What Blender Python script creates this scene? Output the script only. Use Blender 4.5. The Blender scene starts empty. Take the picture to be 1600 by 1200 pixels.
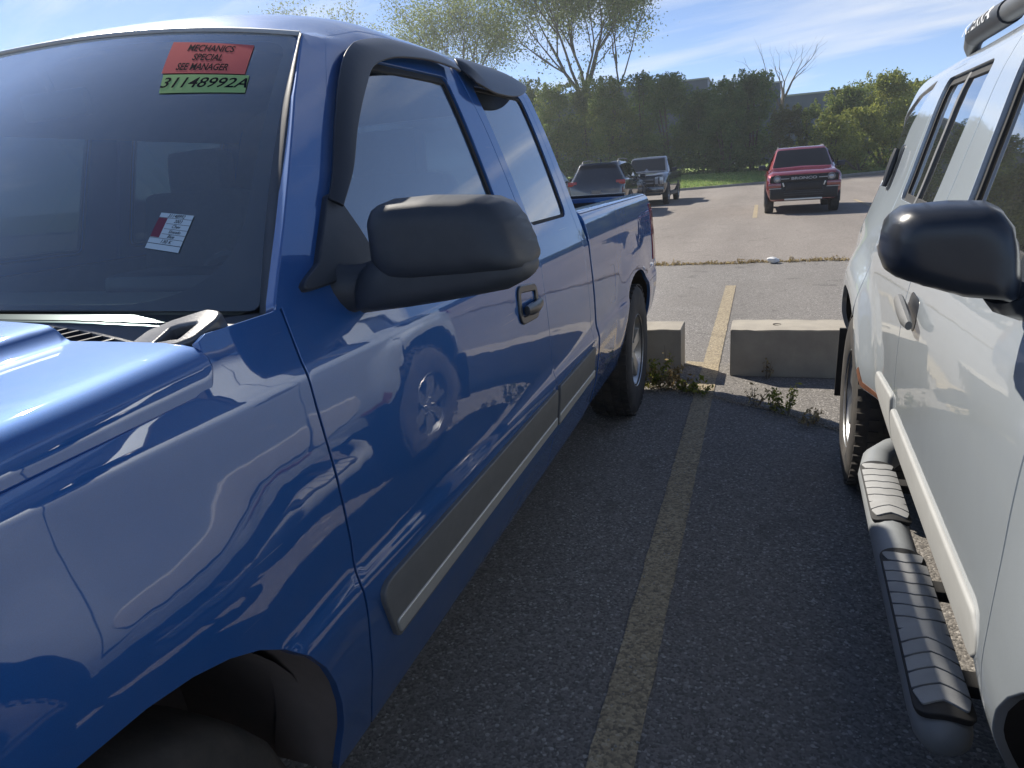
import bpy, bmesh, math, random
import numpy as np
from mathutils import Vector, Matrix, Quaternion
from mathutils.geometry import delaunay_2d_cdt
random.seed(7); rng = np.random.default_rng(7)
scene = bpy.context.scene
COL = scene.collection
R = math.radians

# ------------------------------------------------------------------ camera
cam_d = bpy.data.cameras.new('camera'); cam = bpy.data.objects.new('camera', cam_d); COL.objects.link(cam)
cam_d.sensor_width = 36; cam_d.lens = 36 * 1050 / 1600; cam_d.clip_start = .02; cam_d.clip_end = 4000
cam.matrix_world = Matrix(((.94212, -.03312, .33360, 0), (.32773, .29692, -.89690, 0), (-.06934, .95432, .29060, 1.42), (0, 0, 0, 1)))
def ortho_cam():
    rt = Vector((.942, .3286, -.0697)); f = Vector((-.3352, .8962, -.2905)).normalized()
    rt = (rt - f * rt.dot(f)).normalized(); up = rt.cross(f)
    cam.matrix_world = Matrix(((rt.x, up.x, -f.x, 0), (rt.y, up.y, -f.y, 0), (rt.z, up.z, -f.z, 1.42), (0, 0, 0, 1)))
ortho_cam()
scene.camera = cam

# ------------------------------------------------------------------ light
SUN_EL, SUN_AZ = R(39), R(52)          # azimuth counted from +Y towards -X
sun_dir = Vector((-math.sin(SUN_AZ) * math.cos(SUN_EL), math.cos(SUN_AZ) * math.cos(SUN_EL), math.sin(SUN_EL)))
sun_d = bpy.data.lights.new('sun', 'SUN'); sun_d.energy = 4.0; sun_d.angle = R(.5); sun_d.color = (1, .93, .82)
sun = bpy.data.objects.new('sun', sun_d); COL.objects.link(sun)
sun.rotation_euler = sun_dir.to_track_quat('Z', 'Y').to_euler(); sun.location = (-30, 30, 40)

world = bpy.data.worlds.new('World'); scene.world = world; world.use_nodes = True
wn, wl = world.node_tree.nodes, world.node_tree.links
wn.clear()
def N(t, nodes, **kw):
    n = nodes.new(t)
    for k, v in kw.items(): setattr(n, k, v)
    return n
out = N('ShaderNodeOutputWorld', wn); bg = N('ShaderNodeBackground', wn); bg.inputs[1].default_value = .098
sky = N('ShaderNodeTexSky', wn, sky_type='NISHITA', sun_disc=False, sun_elevation=SUN_EL, sun_rotation=-SUN_AZ, altitude=100, air_density=.48, dust_density=.0, ozone_density=3.0)
tc = N('ShaderNodeTexCoord', wn); sep = N('ShaderNodeSeparateXYZ', wn); wl.new(tc.outputs['Generated'], sep.inputs[0])
def M(op, a, b=None, nodes=wn, links=wl, c=None):
    n = N('ShaderNodeMath', nodes, operation=op)
    for i, v in enumerate((a, b, c)):
        if v is None: continue
        if isinstance(v, (int, float)): n.inputs[i].default_value = v
        else: links.new(v, n.inputs[i])
    return n.outputs[0]
den = M('ADD', M('MAXIMUM', sep.outputs[2], 0.0), .13)
cx_, cy_ = M('DIVIDE', sep.outputs[0], den), M('DIVIDE', sep.outputs[1], den)
comb = N('ShaderNodeCombineXYZ', wn)
wl.new(M('ADD', M('MULTIPLY', cx_, .30), M('MULTIPLY', cy_, -.10)), comb.inputs[0]); wl.new(M('ADD', M('MULTIPLY', cy_, .95), M('MULTIPLY', cx_, .25)), comb.inputs[1]); comb.inputs[2].default_value = 2.3
cn = N('ShaderNodeTexNoise', wn); cn.inputs['Scale'].default_value = 1.25; cn.inputs['Detail'].default_value = 9; cn.inputs['Roughness'].default_value = .58; cn.inputs['Distortion'].default_value = .35
wl.new(comb.outputs[0], cn.inputs['Vector'])
cr = N('ShaderNodeValToRGB', wn); cr.color_ramp.elements[0].position = .50; cr.color_ramp.elements[1].position = .70
wl.new(cn.outputs['Fac'], cr.inputs[0])
# clouds are wispy and thin out overhead
hf = N('ShaderNodeMapRange', wn); hf.inputs[1].default_value = .05; hf.inputs[2].default_value = .75; hf.inputs[3].default_value = 1.0; hf.inputs[4].default_value = .35
wl.new(sep.outputs[2], hf.inputs[0])
cf = M('MULTIPLY', M('MULTIPLY', cr.outputs[0], hf.outputs[0]), .85)
# pale haze low down
hz = N('ShaderNodeMapRange', wn, interpolation_type='SMOOTHSTEP'); hz.inputs[1].default_value = -.02; hz.inputs[2].default_value = .16; hz.inputs[3].default_value = .38; hz.inputs[4].default_value = 0
wl.new(sep.outputs[2], hz.inputs[0])
mx0 = N('ShaderNodeMix', wn, data_type='RGBA'); wl.new(hz.outputs[0], mx0.inputs[0]); wl.new(sky.outputs[0], mx0.inputs[6]); mx0.inputs[7].default_value = (3.6, 4.4, 5.4, 1)
mx = N('ShaderNodeMix', wn, data_type='RGBA'); wl.new(cf, mx.inputs[0]); wl.new(mx0.outputs[2], mx.inputs[6]); mx.inputs[7].default_value = (5.6, 5.8, 6.1, 1)
wl.new(mx.outputs[2], bg.inputs[0]); wl.new(bg.outputs[0], out.inputs[0])

scene.view_settings.view_transform = 'Standard'; scene.view_settings.look = 'None'
scene.view_settings.gamma = 1; scene.view_settings.use_curve_mapping = False; scene.view_settings.exposure = .82
scene.cycles.max_bounces = 10; scene.cycles.transparent_max_bounces = 24; scene.cycles.caustics_reflective = False; scene.cycles.caustics_refractive = False
scene.cycles.sample_clamp_indirect = 6
try: scene.cycles.use_denoising = True
except Exception: pass

# ------------------------------------------------------------------ materials
MATS = {}
def mat(name, color=(.5, .5, .5), rough=.5, metal=0, coat=0, coat_rough=.03, ior=1.5, spec=.5, noise=None, bump=None, emit=None, alpha=None):
    """noise=(scale, amount, colour2): mottles the base colour;  bump=(scale, strength, distance)"""
    m = bpy.data.materials.new(name); m.use_nodes = True
    nt = m.node_tree; p = nt.nodes['Principled BSDF']
    p.inputs['Base Color'].default_value = (*color, 1); p.inputs['Roughness'].default_value = rough; p.inputs['Metallic'].default_value = metal
    p.inputs['Coat Weight'].default_value = coat; p.inputs['Coat Roughness'].default_value = coat_rough; p.inputs['IOR'].default_value = ior
    p.inputs['Specular IOR Level'].default_value = spec
    if emit: p.inputs['Emission Color'].default_value = (*emit[0], 1); p.inputs['Emission Strength'].default_value = emit[1]
    if noise or bump:
        t = N('ShaderNodeTexCoord', nt.nodes)
    if noise:
        n = N('ShaderNodeTexNoise', nt.nodes); n.inputs['Scale'].default_value = noise[0]; n.inputs['Detail'].default_value = 6; n.inputs['Roughness'].default_value = .6
        nt.links.new(t.outputs['Object'], n.inputs['Vector'])
        r = N('ShaderNodeValToRGB', nt.nodes); r.color_ramp.elements[0].position = .35; r.color_ramp.elements[1].position = .68
        r.color_ramp.elements[0].color = (*color, 1); r.color_ramp.elements[1].color = (*noise[2], 1)
        nt.links.new(n.outputs['Fac'], r.inputs[0])
        x = N('ShaderNodeMix', nt.nodes, data_type='RGBA'); x.inputs[0].default_value = noise[1]; x.inputs[6].default_value = (*color, 1)
        nt.links.new(r.outputs[0], x.inputs[7]); nt.links.new(x.outputs[2], p.inputs['Base Color'])
    if bump:
        n = N('ShaderNodeTexNoise', nt.nodes); n.inputs['Scale'].default_value = bump[0]; n.inputs['Detail'].default_value = 5
        nt.links.new(t.outputs['Object'], n.inputs['Vector'])
        b = N('ShaderNodeBump', nt.nodes); b.inputs['Strength'].default_value = bump[1]; b.inputs['Distance'].default_value = bump[2]
        nt.links.new(n.outputs['Fac'], b.inputs['Height']); nt.links.new(b.outputs[0], p.inputs['Normal'])
    MATS[name] = m
    return m

def car_paint(name, color, dark, metal=.55, flake=.02, rough=.38, dust=.03, coat_rough=.025):
    """metallic base under a clear coat, a thin uneven film of dust and fine swirl marks"""
    m = mat(name, color, rough, metal, coat=1, coat_rough=coat_rough)
    m.node_tree.nodes['Principled BSDF'].inputs['Coat IOR'].default_value = 2.1; m.node_tree.nodes['Principled BSDF'].inputs['Specular IOR Level'].default_value = .08
    nt = m.node_tree; p = nt.nodes['Principled BSDF']
    t = N('ShaderNodeTexCoord', nt.nodes)
    n = N('ShaderNodeTexNoise', nt.nodes); n.inputs['Scale'].default_value = 900; n.inputs['Detail'].default_value = 1
    nt.links.new(t.outputs['Object'], n.inputs['Vector'])
    x = N('ShaderNodeMix', nt.nodes, data_type='RGBA'); x.inputs[6].default_value = (*dark, 1); x.inputs[7].default_value = (*color, 1)
    nt.links.new(n.outputs['Fac'], x.inputs[0])
    d = N('ShaderNodeTexNoise', nt.nodes); d.inputs['Scale'].default_value = 5; d.inputs['Detail'].default_value = 8; d.inputs['Roughness'].default_value = .7
    nt.links.new(t.outputs['Object'], d.inputs['Vector'])
    mr = N('ShaderNodeMapRange', nt.nodes); mr.inputs[1].default_value = .35; mr.inputs[2].default_value = .8; mr.inputs[3].default_value = dust * .4; mr.inputs[4].default_value = dust * 1.8
    nt.links.new(d.outputs['Fac'], mr.inputs[0])
    # road dust gathers low on the body
    sp = N('ShaderNodeSeparateXYZ', nt.nodes); g = N('ShaderNodeNewGeometry', nt.nodes); nt.links.new(g.outputs['Position'], sp.inputs[0])
    lo = N('ShaderNodeMapRange', nt.nodes); lo.inputs[1].default_value = .30; lo.inputs[2].default_value = .75; lo.inputs[3].default_value = .22; lo.inputs[4].default_value = 0
    nt.links.new(sp.outputs[2], lo.inputs[0])
    lom = N('ShaderNodeMath', nt.nodes, operation='MULTIPLY'); nt.links.new(lo.outputs[0], lom.inputs[0]); nt.links.new(d.outputs['Fac'], lom.inputs[1])
    sm = N('ShaderNodeMath', nt.nodes, operation='ADD'); nt.links.new(mr.outputs[0], sm.inputs[0]); nt.links.new(lom.outputs[0], sm.inputs[1])
    x2 = N('ShaderNodeMix', nt.nodes, data_type='RGBA'); nt.links.new(x.outputs[2], x2.inputs[6]); x2.inputs[7].default_value = (.30, .27, .24, 1); nt.links.new(sm.outputs[0], x2.inputs[0])
    # fine scratches, mostly along the body
    mp = N('ShaderNodeMapping', nt.nodes); mp.inputs['Scale'].default_value = (6, 2.2, 150); mp.inputs['Rotation'].default_value = (.10, 0, 0); nt.links.new(t.outputs['Object'], mp.inputs[0])
    sn = N('ShaderNodeTexNoise', nt.nodes); sn.inputs['Scale'].default_value = 1; sn.inputs['Detail'].default_value = 2; nt.links.new(mp.outputs[0], sn.inputs['Vector'])
    s1 = N('ShaderNodeMapRange', nt.nodes); s1.inputs[1].default_value = .70; s1.inputs[2].default_value = .76; s1.inputs[4].default_value = .40; nt.links.new(sn.outputs['Fac'], s1.inputs[0])
    s2 = N('ShaderNodeMapRange', nt.nodes); s2.inputs[1].default_value = .50; s2.inputs[2].default_value = .62; nt.links.new(d.outputs['Fac'], s2.inputs[0])
    s3 = N('ShaderNodeMath', nt.nodes, operation='MULTIPLY'); nt.links.new(s1.outputs[0], s3.inputs[0]); nt.links.new(s2.outputs[0], s3.inputs[1])
    x4 = N('ShaderNodeMix', nt.nodes, data_type='RGBA'); nt.links.new(s3.outputs[0], x4.inputs[0]); nt.links.new(x2.outputs[2], x4.inputs[6]); x4.inputs[7].default_value = (.45, .46, .48, 1); x2 = x4
    nt.links.new(x2.outputs[2], p.inputs['Base Color'])
    cw = N('ShaderNodeMath', nt.nodes, operation='MULTIPLY_ADD'); cw.inputs[1].default_value = .45; cw.inputs[2].default_value = coat_rough
    nt.links.new(lom.outputs[0], cw.inputs[0]); nt.links.new(cw.outputs[0], p.inputs['Coat Roughness'])
    # orange peel, very slight
    bn = N('ShaderNodeTexNoise', nt.nodes); bn.inputs['Scale'].default_value = 9; bn.inputs['Detail'].default_value = 2
    nt.links.new(t.outputs['Object'], bn.inputs['Vector'])
    b = N('ShaderNodeBump', nt.nodes); b.inputs['Strength'].default_value = .05; b.inputs['Distance'].default_value = .01
    nt.links.new(bn.outputs['Fac'], b.inputs['Height']); nt.links.new(b.outputs[0], p.inputs['Coat Normal'])
    return m

def glass(name, tint=(.6, .65, .66), ior=1.5, dust=.0, dust_col=(.45, .45, .42), boost=1.0):
    """one sheet of car glass: fresnel mirror over a tinted transparent film, with a veil of dust"""
    m = bpy.data.materials.new(name); m.use_nodes = True; nt = m.node_tree; nt.nodes.clear()
    o = N('ShaderNodeOutputMaterial', nt.nodes); tr = N('ShaderNodeBsdfTransparent', nt.nodes); gl = N('ShaderNodeBsdfGlossy', nt.nodes)
    tr.inputs[0].default_value = (*tint, 1); gl.inputs['Roughness'].default_value = .015; gl.inputs['Color'].default_value = (1, 1, 1, 1)
    fr = N('ShaderNodeFresnel', nt.nodes); fr.inputs[0].default_value = ior
    geo = N('ShaderNodeNewGeometry', nt.nodes)
    fm = N('ShaderNodeMath', nt.nodes, operation='MULTIPLY'); fm.inputs[1].default_value = boost; fm.use_clamp = True; nt.links.new(fr.outputs[0], fm.inputs[0])
    bf = N('ShaderNodeMix', nt.nodes, data_type='FLOAT'); nt.links.new(geo.outputs['Backfacing'], bf.inputs[0]); nt.links.new(fm.outputs[0], bf.inputs[2]); bf.inputs[3].default_value = .06
    mx = N('ShaderNodeMixShader', nt.nodes); nt.links.new(bf.outputs[0], mx.inputs[0]); nt.links.new(tr.outputs[0], mx.inputs[1]); nt.links.new(gl.outputs[0], mx.inputs[2])
    last = mx
    if dust:
        t = N('ShaderNodeTexCoord', nt.nodes); n = N('ShaderNodeTexNoise', nt.nodes); n.inputs['Scale'].default_value = 6; n.inputs['Detail'].default_value = 9; n.inputs['Roughness'].default_value = .75
        nt.links.new(t.outputs['Object'], n.inputs['Vector'])
        mr = N('ShaderNodeMapRange', nt.nodes); mr.inputs[1].default_value = .3; mr.inputs[2].default_value = .8; mr.inputs[3].default_value = dust * .5; mr.inputs[4].default_value = dust * 1.7
        nt.links.new(n.outputs['Fac'], mr.inputs[0])
        df = N('ShaderNodeBsdfDiffuse', nt.nodes); df.inputs[0].default_value = (*dust_col, 1)
        m2 = N('ShaderNodeMixShader', nt.nodes); nt.links.new(mr.outputs[0], m2.inputs[0]); nt.links.new(mx.outputs[0], m2.inputs[1]); nt.links.new(df.outputs[0], m2.inputs[2]); last = m2
    nt.links.new(last.outputs[0], o.inputs[0])
    MATS[name] = m
    return m

BLUE = car_paint('blue_metallic_paint', (.015, .135, .44), (.010, .085, .28), metal=.32, rough=.55, dust=.06, coat_rough=.018)
SILVER = car_paint('silver_paint', (.54, .595, .635), (.43, .48, .52), metal=.40, rough=.42, dust=.05, coat_rough=.03)
RED = car_paint('red_paint', (.24, .006, .014), (.15, .004, .010), metal=.3, rough=.4, dust=.004)
DARKGREY = car_paint('dark_grey_paint', (.035, .045, .06), (.02, .026, .036), metal=.5, rough=.35, dust=.03)
BLACKPAINT = car_paint('black_paint', (.012, .014, .018), (.008, .009, .012), metal=.2, rough=.3, dust=.03)
PALEPAINT = car_paint('pale_paint', (.55, .56, .55), (.45, .46, .46), metal=.2, rough=.4, dust=.03)
BLACKPLASTIC = mat('black_plastic', (.032, .038, .048), .50, noise=(30, .5, (.05, .056, .066)), bump=(700, .12, .002))
SMOOTHBLACK = mat('smooth_black_plastic', (.018, .022, .030), .30, noise=(14, .5, (.035, .036, .04)), coat=.25, coat_rough=.2)
GREYPLASTIC = mat('grey_plastic', (.16, .162, .16), .55, noise=(25, .5, (.20, .20, .195)), bump=(600, .1, .002))
COWLPLASTIC = mat('faded_cowl_plastic', (.10, .10, .10), .32, noise=(40, .7, (.16, .155, .15)), bump=(300, .15, .002), coat=.3, coat_rough=.25)
SMOKE = mat('smoked_acrylic', (.014, .016, .020), .34, noise=(8, .5, (.03, .03, .033)), coat=.15, coat_rough=.25)
RUBBER = mat('rubber', (.016, .016, .017), .7, noise=(40, .6, (.03, .029, .028)))
TYRE = mat('tyre_rubber', (.028, .027, .027), .78, noise=(9, .8, (.085, .075, .065)), bump=(120, .3, .003))
CHROME = mat('chrome', (.75, .75, .74), .14, 1.0, noise=(30, .4, (.5, .5, .5)))
ALLOY = mat('alloy', (.52, .53, .54), .32, .85, noise=(9, .6, (.34, .33, .31)))
DULLCHROME = mat('dull_bright_trim', (.68, .67, .62), .36, .4, noise=(50, .5, (.55, .54, .50)))
CREAM = mat('silver_cladding', (.40, .405, .395), .6, .05, spec=.3, noise=(16, .5, (.33, .33, .32)))
UNDER = mat('underbody_black', (.012, .012, .012), .85, noise=(8, .6, (.03, .026, .022)))
CABIN = mat('cabin_grey', (.16, .155, .15), .8, noise=(20, .5, (.21, .20, .19)), bump=(250, .2, .003))
DASH = mat('dashboard_tan', (.30, .27, .20), .7, noise=(60, .5, (.36, .33, .25)), bump=(400, .2, .002))
CLOTH = mat('seat_cloth', (.13, .13, .132), .9, noise=(80, .5, (.18, .178, .17)), bump=(300, .3, .003))
BEDLINER = mat('bed_liner', (.02, .02, .021), .75, noise=(20, .6, (.035, .034, .032)), bump=(150, .4, .004))
RUST = mat('rust', (.20, .07, .025), .85, noise=(30, .8, (.09, .03, .012)), bump=(90, .4, .003))
REDLENS = mat('red_lens', (.32, .008, .012), .12, coat=.6)
AMBERLENS = mat('amber_lens', (.55, .16, .02), .15, coat=.6)
CLEARLENS = mat('clear_lens', (.55, .57, .58), .08, .35, coat=.8, noise=(60, .6, (.25, .26, .27)))
WHITELETTER = mat('white_lettering', (.75, .75, .74), .45)
BLACKINK = mat('black_ink', (.012, .014, .02), .9, spec=.02)
PAPER = mat('white_paper', (.62, .71, .75), .8, spec=.05, noise=(30, .5, (.54, .63, .67)))
PINK = mat('red_sticker', (.66, .155, .14), .95, spec=.05, noise=(20, .4, (.58, .14, .13)))
GREENTAPE = mat('green_sticker', (.36, .55, .22), .95, spec=.05, noise=(20, .4, (.32, .48, .20)))
LINER = mat('flare_lightened_liner', (.17, .135, .115), .8, noise=(5, .8, (.25, .205, .175)))  # front wells only: brown lightened so the colour carries the lens flare veil
PASSGLASS = glass('deep_tinted_glass', (.035, .045, .05), 2.0, dust=.04)
MAROONPAPER = mat('maroon_print', (.20, .05, .08), .7)
WINDSHIELD = glass('windshield_glass', (.52, .62, .64), 1.52, dust=.10, dust_col=(.42, .45, .47), boost=4.2)
SIDEGLASS = glass('tinted_side_glass', (.36, .42, .44), 2.7, dust=.04, boost=1.6)
SUVGLASS = glass('suv_side_glass', (.12, .135, .14), 2.2, dust=.02, boost=1.6)
FARGLASS = glass('far_car_glass', (.05, .06, .065), 1.6, dust=.02)
CLEARGLASS = glass('clear_lamp_glass', (.9, .9, .9), 1.45)

# ------------------------------------------------------------------ geometry helpers
def pchip(xk, yk):
    """monotone cubic interpolation"""
    x = np.asarray(xk, float); y = np.asarray(yk, float); h = np.diff(x); d = np.diff(y) / h
    m = np.zeros_like(x)
    for i in range(1, len(x) - 1):
        if d[i - 1] * d[i] > 0:
            w1, w2 = 2 * h[i] + h[i - 1], h[i] + 2 * h[i - 1]
            m[i] = (w1 + w2) / (w1 / d[i - 1] + w2 / d[i])
    m[0], m[-1] = d[0], d[-1]
    def f(q):
        q = np.asarray(q, float); i = np.clip(np.searchsorted(x, q) - 1, 0, len(x) - 2)
        t = (q - x[i]) / h[i]
        tc = np.clip(t, -1, 2)
        return ((1 + 2 * tc) * (1 - tc) ** 2 * y[i] + tc * (1 - tc) ** 2 * h[i] * m[i] + tc ** 2 * (3 - 2 * tc) * y[i + 1] + tc ** 2 * (tc - 1) * h[i] * m[i + 1])
    return f
def spline(xk, yk):
    """smooth C1 Catmull-Rom style interpolation"""
    x = np.asarray(xk, float); y = np.asarray(yk, float); m = np.gradient(y, x); h = np.diff(x)
    def f(q):
        q = np.asarray(q, float); i = np.clip(np.searchsorted(x, q) - 1, 0, len(x) - 2); t = (q - x[i]) / h[i]
        return ((1 + 2 * t) * (1 - t) ** 2 * y[i] + t * (1 - t) ** 2 * h[i] * m[i] + t ** 2 * (3 - 2 * t) * y[i + 1] + t ** 2 * (t - 1) * h[i] * m[i + 1])
    return f
def sstep(a, b, x):
    t = np.clip((np.asarray(x, float) - a) / (b - a), 0, 1); return t * t * (3 - 2 * t)

def link(name, me, parent=None):
    o = bpy.data.objects.new(name, me); COL.objects.link(o)
    if parent is not None:
        o.parent = parent
    return o
def wm(parent):
    """world offset of a parent chain (unrotated roots only move)"""
    v = Vector((0, 0, 0))
    while parent is not None:
        v += parent.location; parent = parent.parent
    return v
LOCAL = set()      # roots whose parts are written in the root's own coordinates
def root_of(o):
    while o.parent is not None: o = o.parent
    return o
def mesh_obj(name, verts, faces, m, parent=None, smooth=True, normals=None, sharp=None, origin=None):
    v = np.asarray(verts, float).reshape(-1, 3)
    if parent is not None:
        if root_of(parent).name in LOCAL:
            off = Vector((0, 0, 0)); q = parent
            while q.parent is not None: off += q.location; q = q.parent
        else: off = wm(parent)
        v = v - np.array(off)
    me = bpy.data.meshes.new(name)
    me.from_pydata(v.tolist(), [], [tuple(int(i) for i in f) for f in faces])
    for mm in (m if isinstance(m, (list, tuple)) else [m]): me.materials.append(mm)
    if smooth: me.polygons.foreach_set('use_smooth', [True] * len(me.polygons))
    if sharp is not None: me.set_sharp_from_angle(angle=R(sharp))
    me.validate(); me.update()
    if normals is not None and len(normals) == len(me.vertices):
        me.normals_split_custom_set_from_vertices([tuple(n) for n in normals])
    return link(name, me, parent)

def thing(name, loc, label, cat, group=None, rz=0, local=False):
    o = bpy.data.objects.new(name, None); COL.objects.link(o); o.location = loc; o.rotation_euler = (0, 0, rz); o.empty_display_size = .2
    o['label'] = label; o['category'] = cat
    if group: o['group'] = group
    if local: LOCAL.add(o.name)
    return o
def tag(o, label=None, cat=None, group=None, kind=None):
    for k, v in (('label', label), ('category', cat), ('group', group), ('kind', kind)):
        if v: o[k] = v
    return o

def fillet(pts, rad, n=5):
    """round the corners of a closed 2D polygon; rad a number or one per corner"""
    P = [np.array(p, float) for p in pts]; k = len(P); rads = rad if isinstance(rad, (list, tuple)) else [rad] * k
    out_ = []
    for i in range(k):
        a, b, c = P[i - 1], P[i], P[(i + 1) % k]; r = rads[i]
        u, v = a - b, c - b; lu, lv = np.linalg.norm(u), np.linalg.norm(v)
        if r <= 0 or lu < 1e-6 or lv < 1e-6: out_.append(b); continue
        u /= lu; v /= lv; ang = math.acos(max(-1, min(1, float(u @ v))))
        if ang > math.pi - .06: out_.append(b); continue
        t = min(r / math.tan(ang / 2), lu * .48, lv * .48)
        p0, p1 = b + u * t, b + v * t
        for j in range(n + 1):
            s = j / n; out_.append((1 - s) ** 2 * p0 + 2 * s * (1 - s) * b + s * s * p1)
    return out_
def densify(poly, res):
    P0 = [np.array(p, float) for p in poly]; o = []
    P = [p for i, p in enumerate(P0) if np.linalg.norm(p - P0[i - 1]) > 1e-5]
    for i in range(len(P)):
        a, b = P[i], P[(i + 1) % len(P)]; n = max(1, int(math.ceil(np.linalg.norm(b - a) / res)))
        for j in range(n): o.append(a + (b - a) * j / n)
    return np.array(o)
def area2(P):
    P = np.asarray(P); x, y = P[:, 0], P[:, 1]
    return .5 * float(np.sum(x * np.roll(y, -1) - np.roll(x, -1) * y))
def inside(P, Q):
    P = np.asarray(P); Q = np.asarray(Q); x, y = Q[:, 0], Q[:, 1]; c = np.zeros(len(Q), bool)
    for i in range(len(P)):
        a, b = P[i], P[i - 1]
        cond = ((a[1] > y) != (b[1] > y))
        xi = (b[0] - a[0]) * (y - a[1]) / ((b[1] - a[1]) if abs(b[1] - a[1]) > 1e-12 else 1e-12) + a[0]
        c ^= cond & (x < xi)
    return c
def dist_poly(P, Q):
    P = np.asarray(P); Q = np.asarray(Q); d = np.full(len(Q), 1e9)
    for i in range(len(P)):
        a, b = P[i - 1], P[i]; ab = b - a; L = ab @ ab
        if L < 1e-14: continue
        t = np.clip(((Q - a) @ ab) / L, 0, 1); d = np.minimum(d, np.linalg.norm(Q - (a + t[:, None] * ab), axis=1))
    return d
def offset_poly(P, d):
    """move a closed polygon outwards by d (d<0 inwards)"""
    P = np.asarray(P, float); s = 1 if area2(P) > 0 else -1
    e = np.roll(P, -1, 0) - P; L = np.linalg.norm(e, axis=1, keepdims=True); keep = L[:, 0] > 1e-7
    e = e / np.maximum(L, 1e-9); n = np.stack([e[:, 1], -e[:, 0]], 1) * s
    nb = np.roll(n, 1, 0) + n; nb /= np.maximum(np.linalg.norm(nb, axis=1, keepdims=True), 1e-6)
    c = np.maximum((nb * n).sum(1, keepdims=True), .35)
    return P + nb * d / c
def tri2d(loops, res):
    """constrained triangulation of loops[0] minus loops[1:] with a regular grid inside"""
    outer = loops[0]; allb = np.concatenate(loops)
    lo, hi = outer.min(0), outer.max(0)
    gx = np.arange(lo[0] + res * .5, hi[0], res); gy = np.arange(lo[1] + res * .5, hi[1], res)
    G = np.stack(np.meshgrid(gx, gy, indexing='ij'), -1).reshape(-1, 2) if len(gx) and len(gy) else np.zeros((0, 2))
    if len(G):
        k = inside(outer, G)
        for h in loops[1:]: k &= ~inside(h, G)
        G = G[k]
        if len(G):
            d = dist_poly(outer, G)
            for h in loops[1:]: d = np.minimum(d, dist_poly(h, G))
            G = G[d > res * .45]
    V = np.concatenate([allb, G]) if len(G) else allb
    edges = []; s = 0
    for l in loops:
        n = len(l); edges += [(s + i, s + (i + 1) % n) for i in range(n)]; s += n
    r = delaunay_2d_cdt([Vector(p) for p in V], edges, [], 0, 1e-7)
    V2 = np.array([tuple(p) for p in r[0]]); F = [f for f in r[2] if len(f) == 3]
    if not F: return V2, [], [], r
    cen = V2[np.array(F)].mean(1); k = inside(outer, cen)
    for h in loops[1:]: k &= ~inside(h, cen)
    F = [f for f, q in zip(F, k) if q]
    omap = {}
    for i, o in enumerate(r[3]):
        for j in o: omap[j] = i
    bl = []; s = 0
    for l in loops:
        bl.append([omap[s + i] for i in range(len(l))]); s += len(l)
    return V2, F, bl, r
def panel(name, f, poly, m, parent, holes=(), res=.03, thick=.014, rnd=.003, sign=None, off=0.0, bres=None, out_hint=None):
    """a sheet over the 2D region `poly` (minus holes) of the surface f(uv)->xyz, with rounded, folded-in edges.
    Shading normals are those of the surface itself, so reflections run true."""
    bres = bres or res
    loops = [densify(poly, bres)] + [densify(h, bres) for h in holes]
    for i, l in enumerate(loops):
        want = 1 if i == 0 else -1
        if area2(l) * want < 0: loops[i] = l[::-1].copy()
    V, F, bl, _ = tri2d(loops, res)
    e = 2e-4
    def nrm(Q):
        du = (f(Q + [e, 0]) - f(Q - [e, 0])); dv = (f(Q + [0, e]) - f(Q - [0, e])); n = np.cross(du, dv)
        return n / np.maximum(np.linalg.norm(n, axis=1, keepdims=True), 1e-12), du / (2 * e), dv / (2 * e)
    P = f(V); n, du, dv = nrm(V)
    if sign is None:
        h = np.array(out_hint if out_hint is not None else (1, 0, .2)); sign = 1 if float(n.mean(0) @ h) > 0 else -1
    n = n * sign
    verts = [P + n * off]; norms = [n]; faces = [f_ if sign > 0 else f_[::-1] for f_ in map(tuple, F)]
    # orientation of CDT triangles is counter-clockwise in uv
    cnt = len(V)
    for b in bl:
        b = np.array(b); Q = V[b]; t = np.roll(Q, -1, 0) - np.roll(Q, 1, 0); t /= np.maximum(np.linalg.norm(t, axis=1, keepdims=True), 1e-9)
        o2 = np.stack([t[:, 1], -t[:, 0]], 1)          # outwards: loops run ccw outside, cw holes
        o3 = du[b] * o2[:, :1] + dv[b] * o2[:, 1:]; o3 -= n[b] * (o3 * n[b]).sum(1, keepdims=True); o3 /= np.maximum(np.linalg.norm(o3, axis=1, keepdims=True), 1e-9)
        base = P[b] + n[b] * off
        rings = [(base + o3 * rnd * .7 - n[b] * rnd * .3, (n[b] + o3) / math.sqrt(2)), (base + o3 * rnd - n[b] * rnd, o3), (base + o3 * rnd - n[b] * thick, o3)]
        prev = b; k = len(b)
        for rp, rn in rings:
            cur = np.arange(cnt, cnt + k); cnt += k; verts.append(rp); norms.append(rn)
            for i in range(k):
                j = (i + 1) % k
                q = (prev[i], cur[i], cur[j], prev[j])
                faces.append(q if sign > 0 else q[::-1])
            prev = cur
    return mesh_obj(name, np.concatenate(verts), faces, m, parent, True, np.concatenate(norms))
def strip(name, A, B, m, parent, smooth=True, flip=False):
    A = np.asarray(A, float); B = np.asarray(B, float); k = len(A)
    fs = [(i, i + 1, k + i + 1, k + i) for i in range(k - 1)]
    if flip: fs = [f[::-1] for f in fs]
    return mesh_obj(name, np.concatenate([A, B]), fs, m, parent, smooth)

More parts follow.
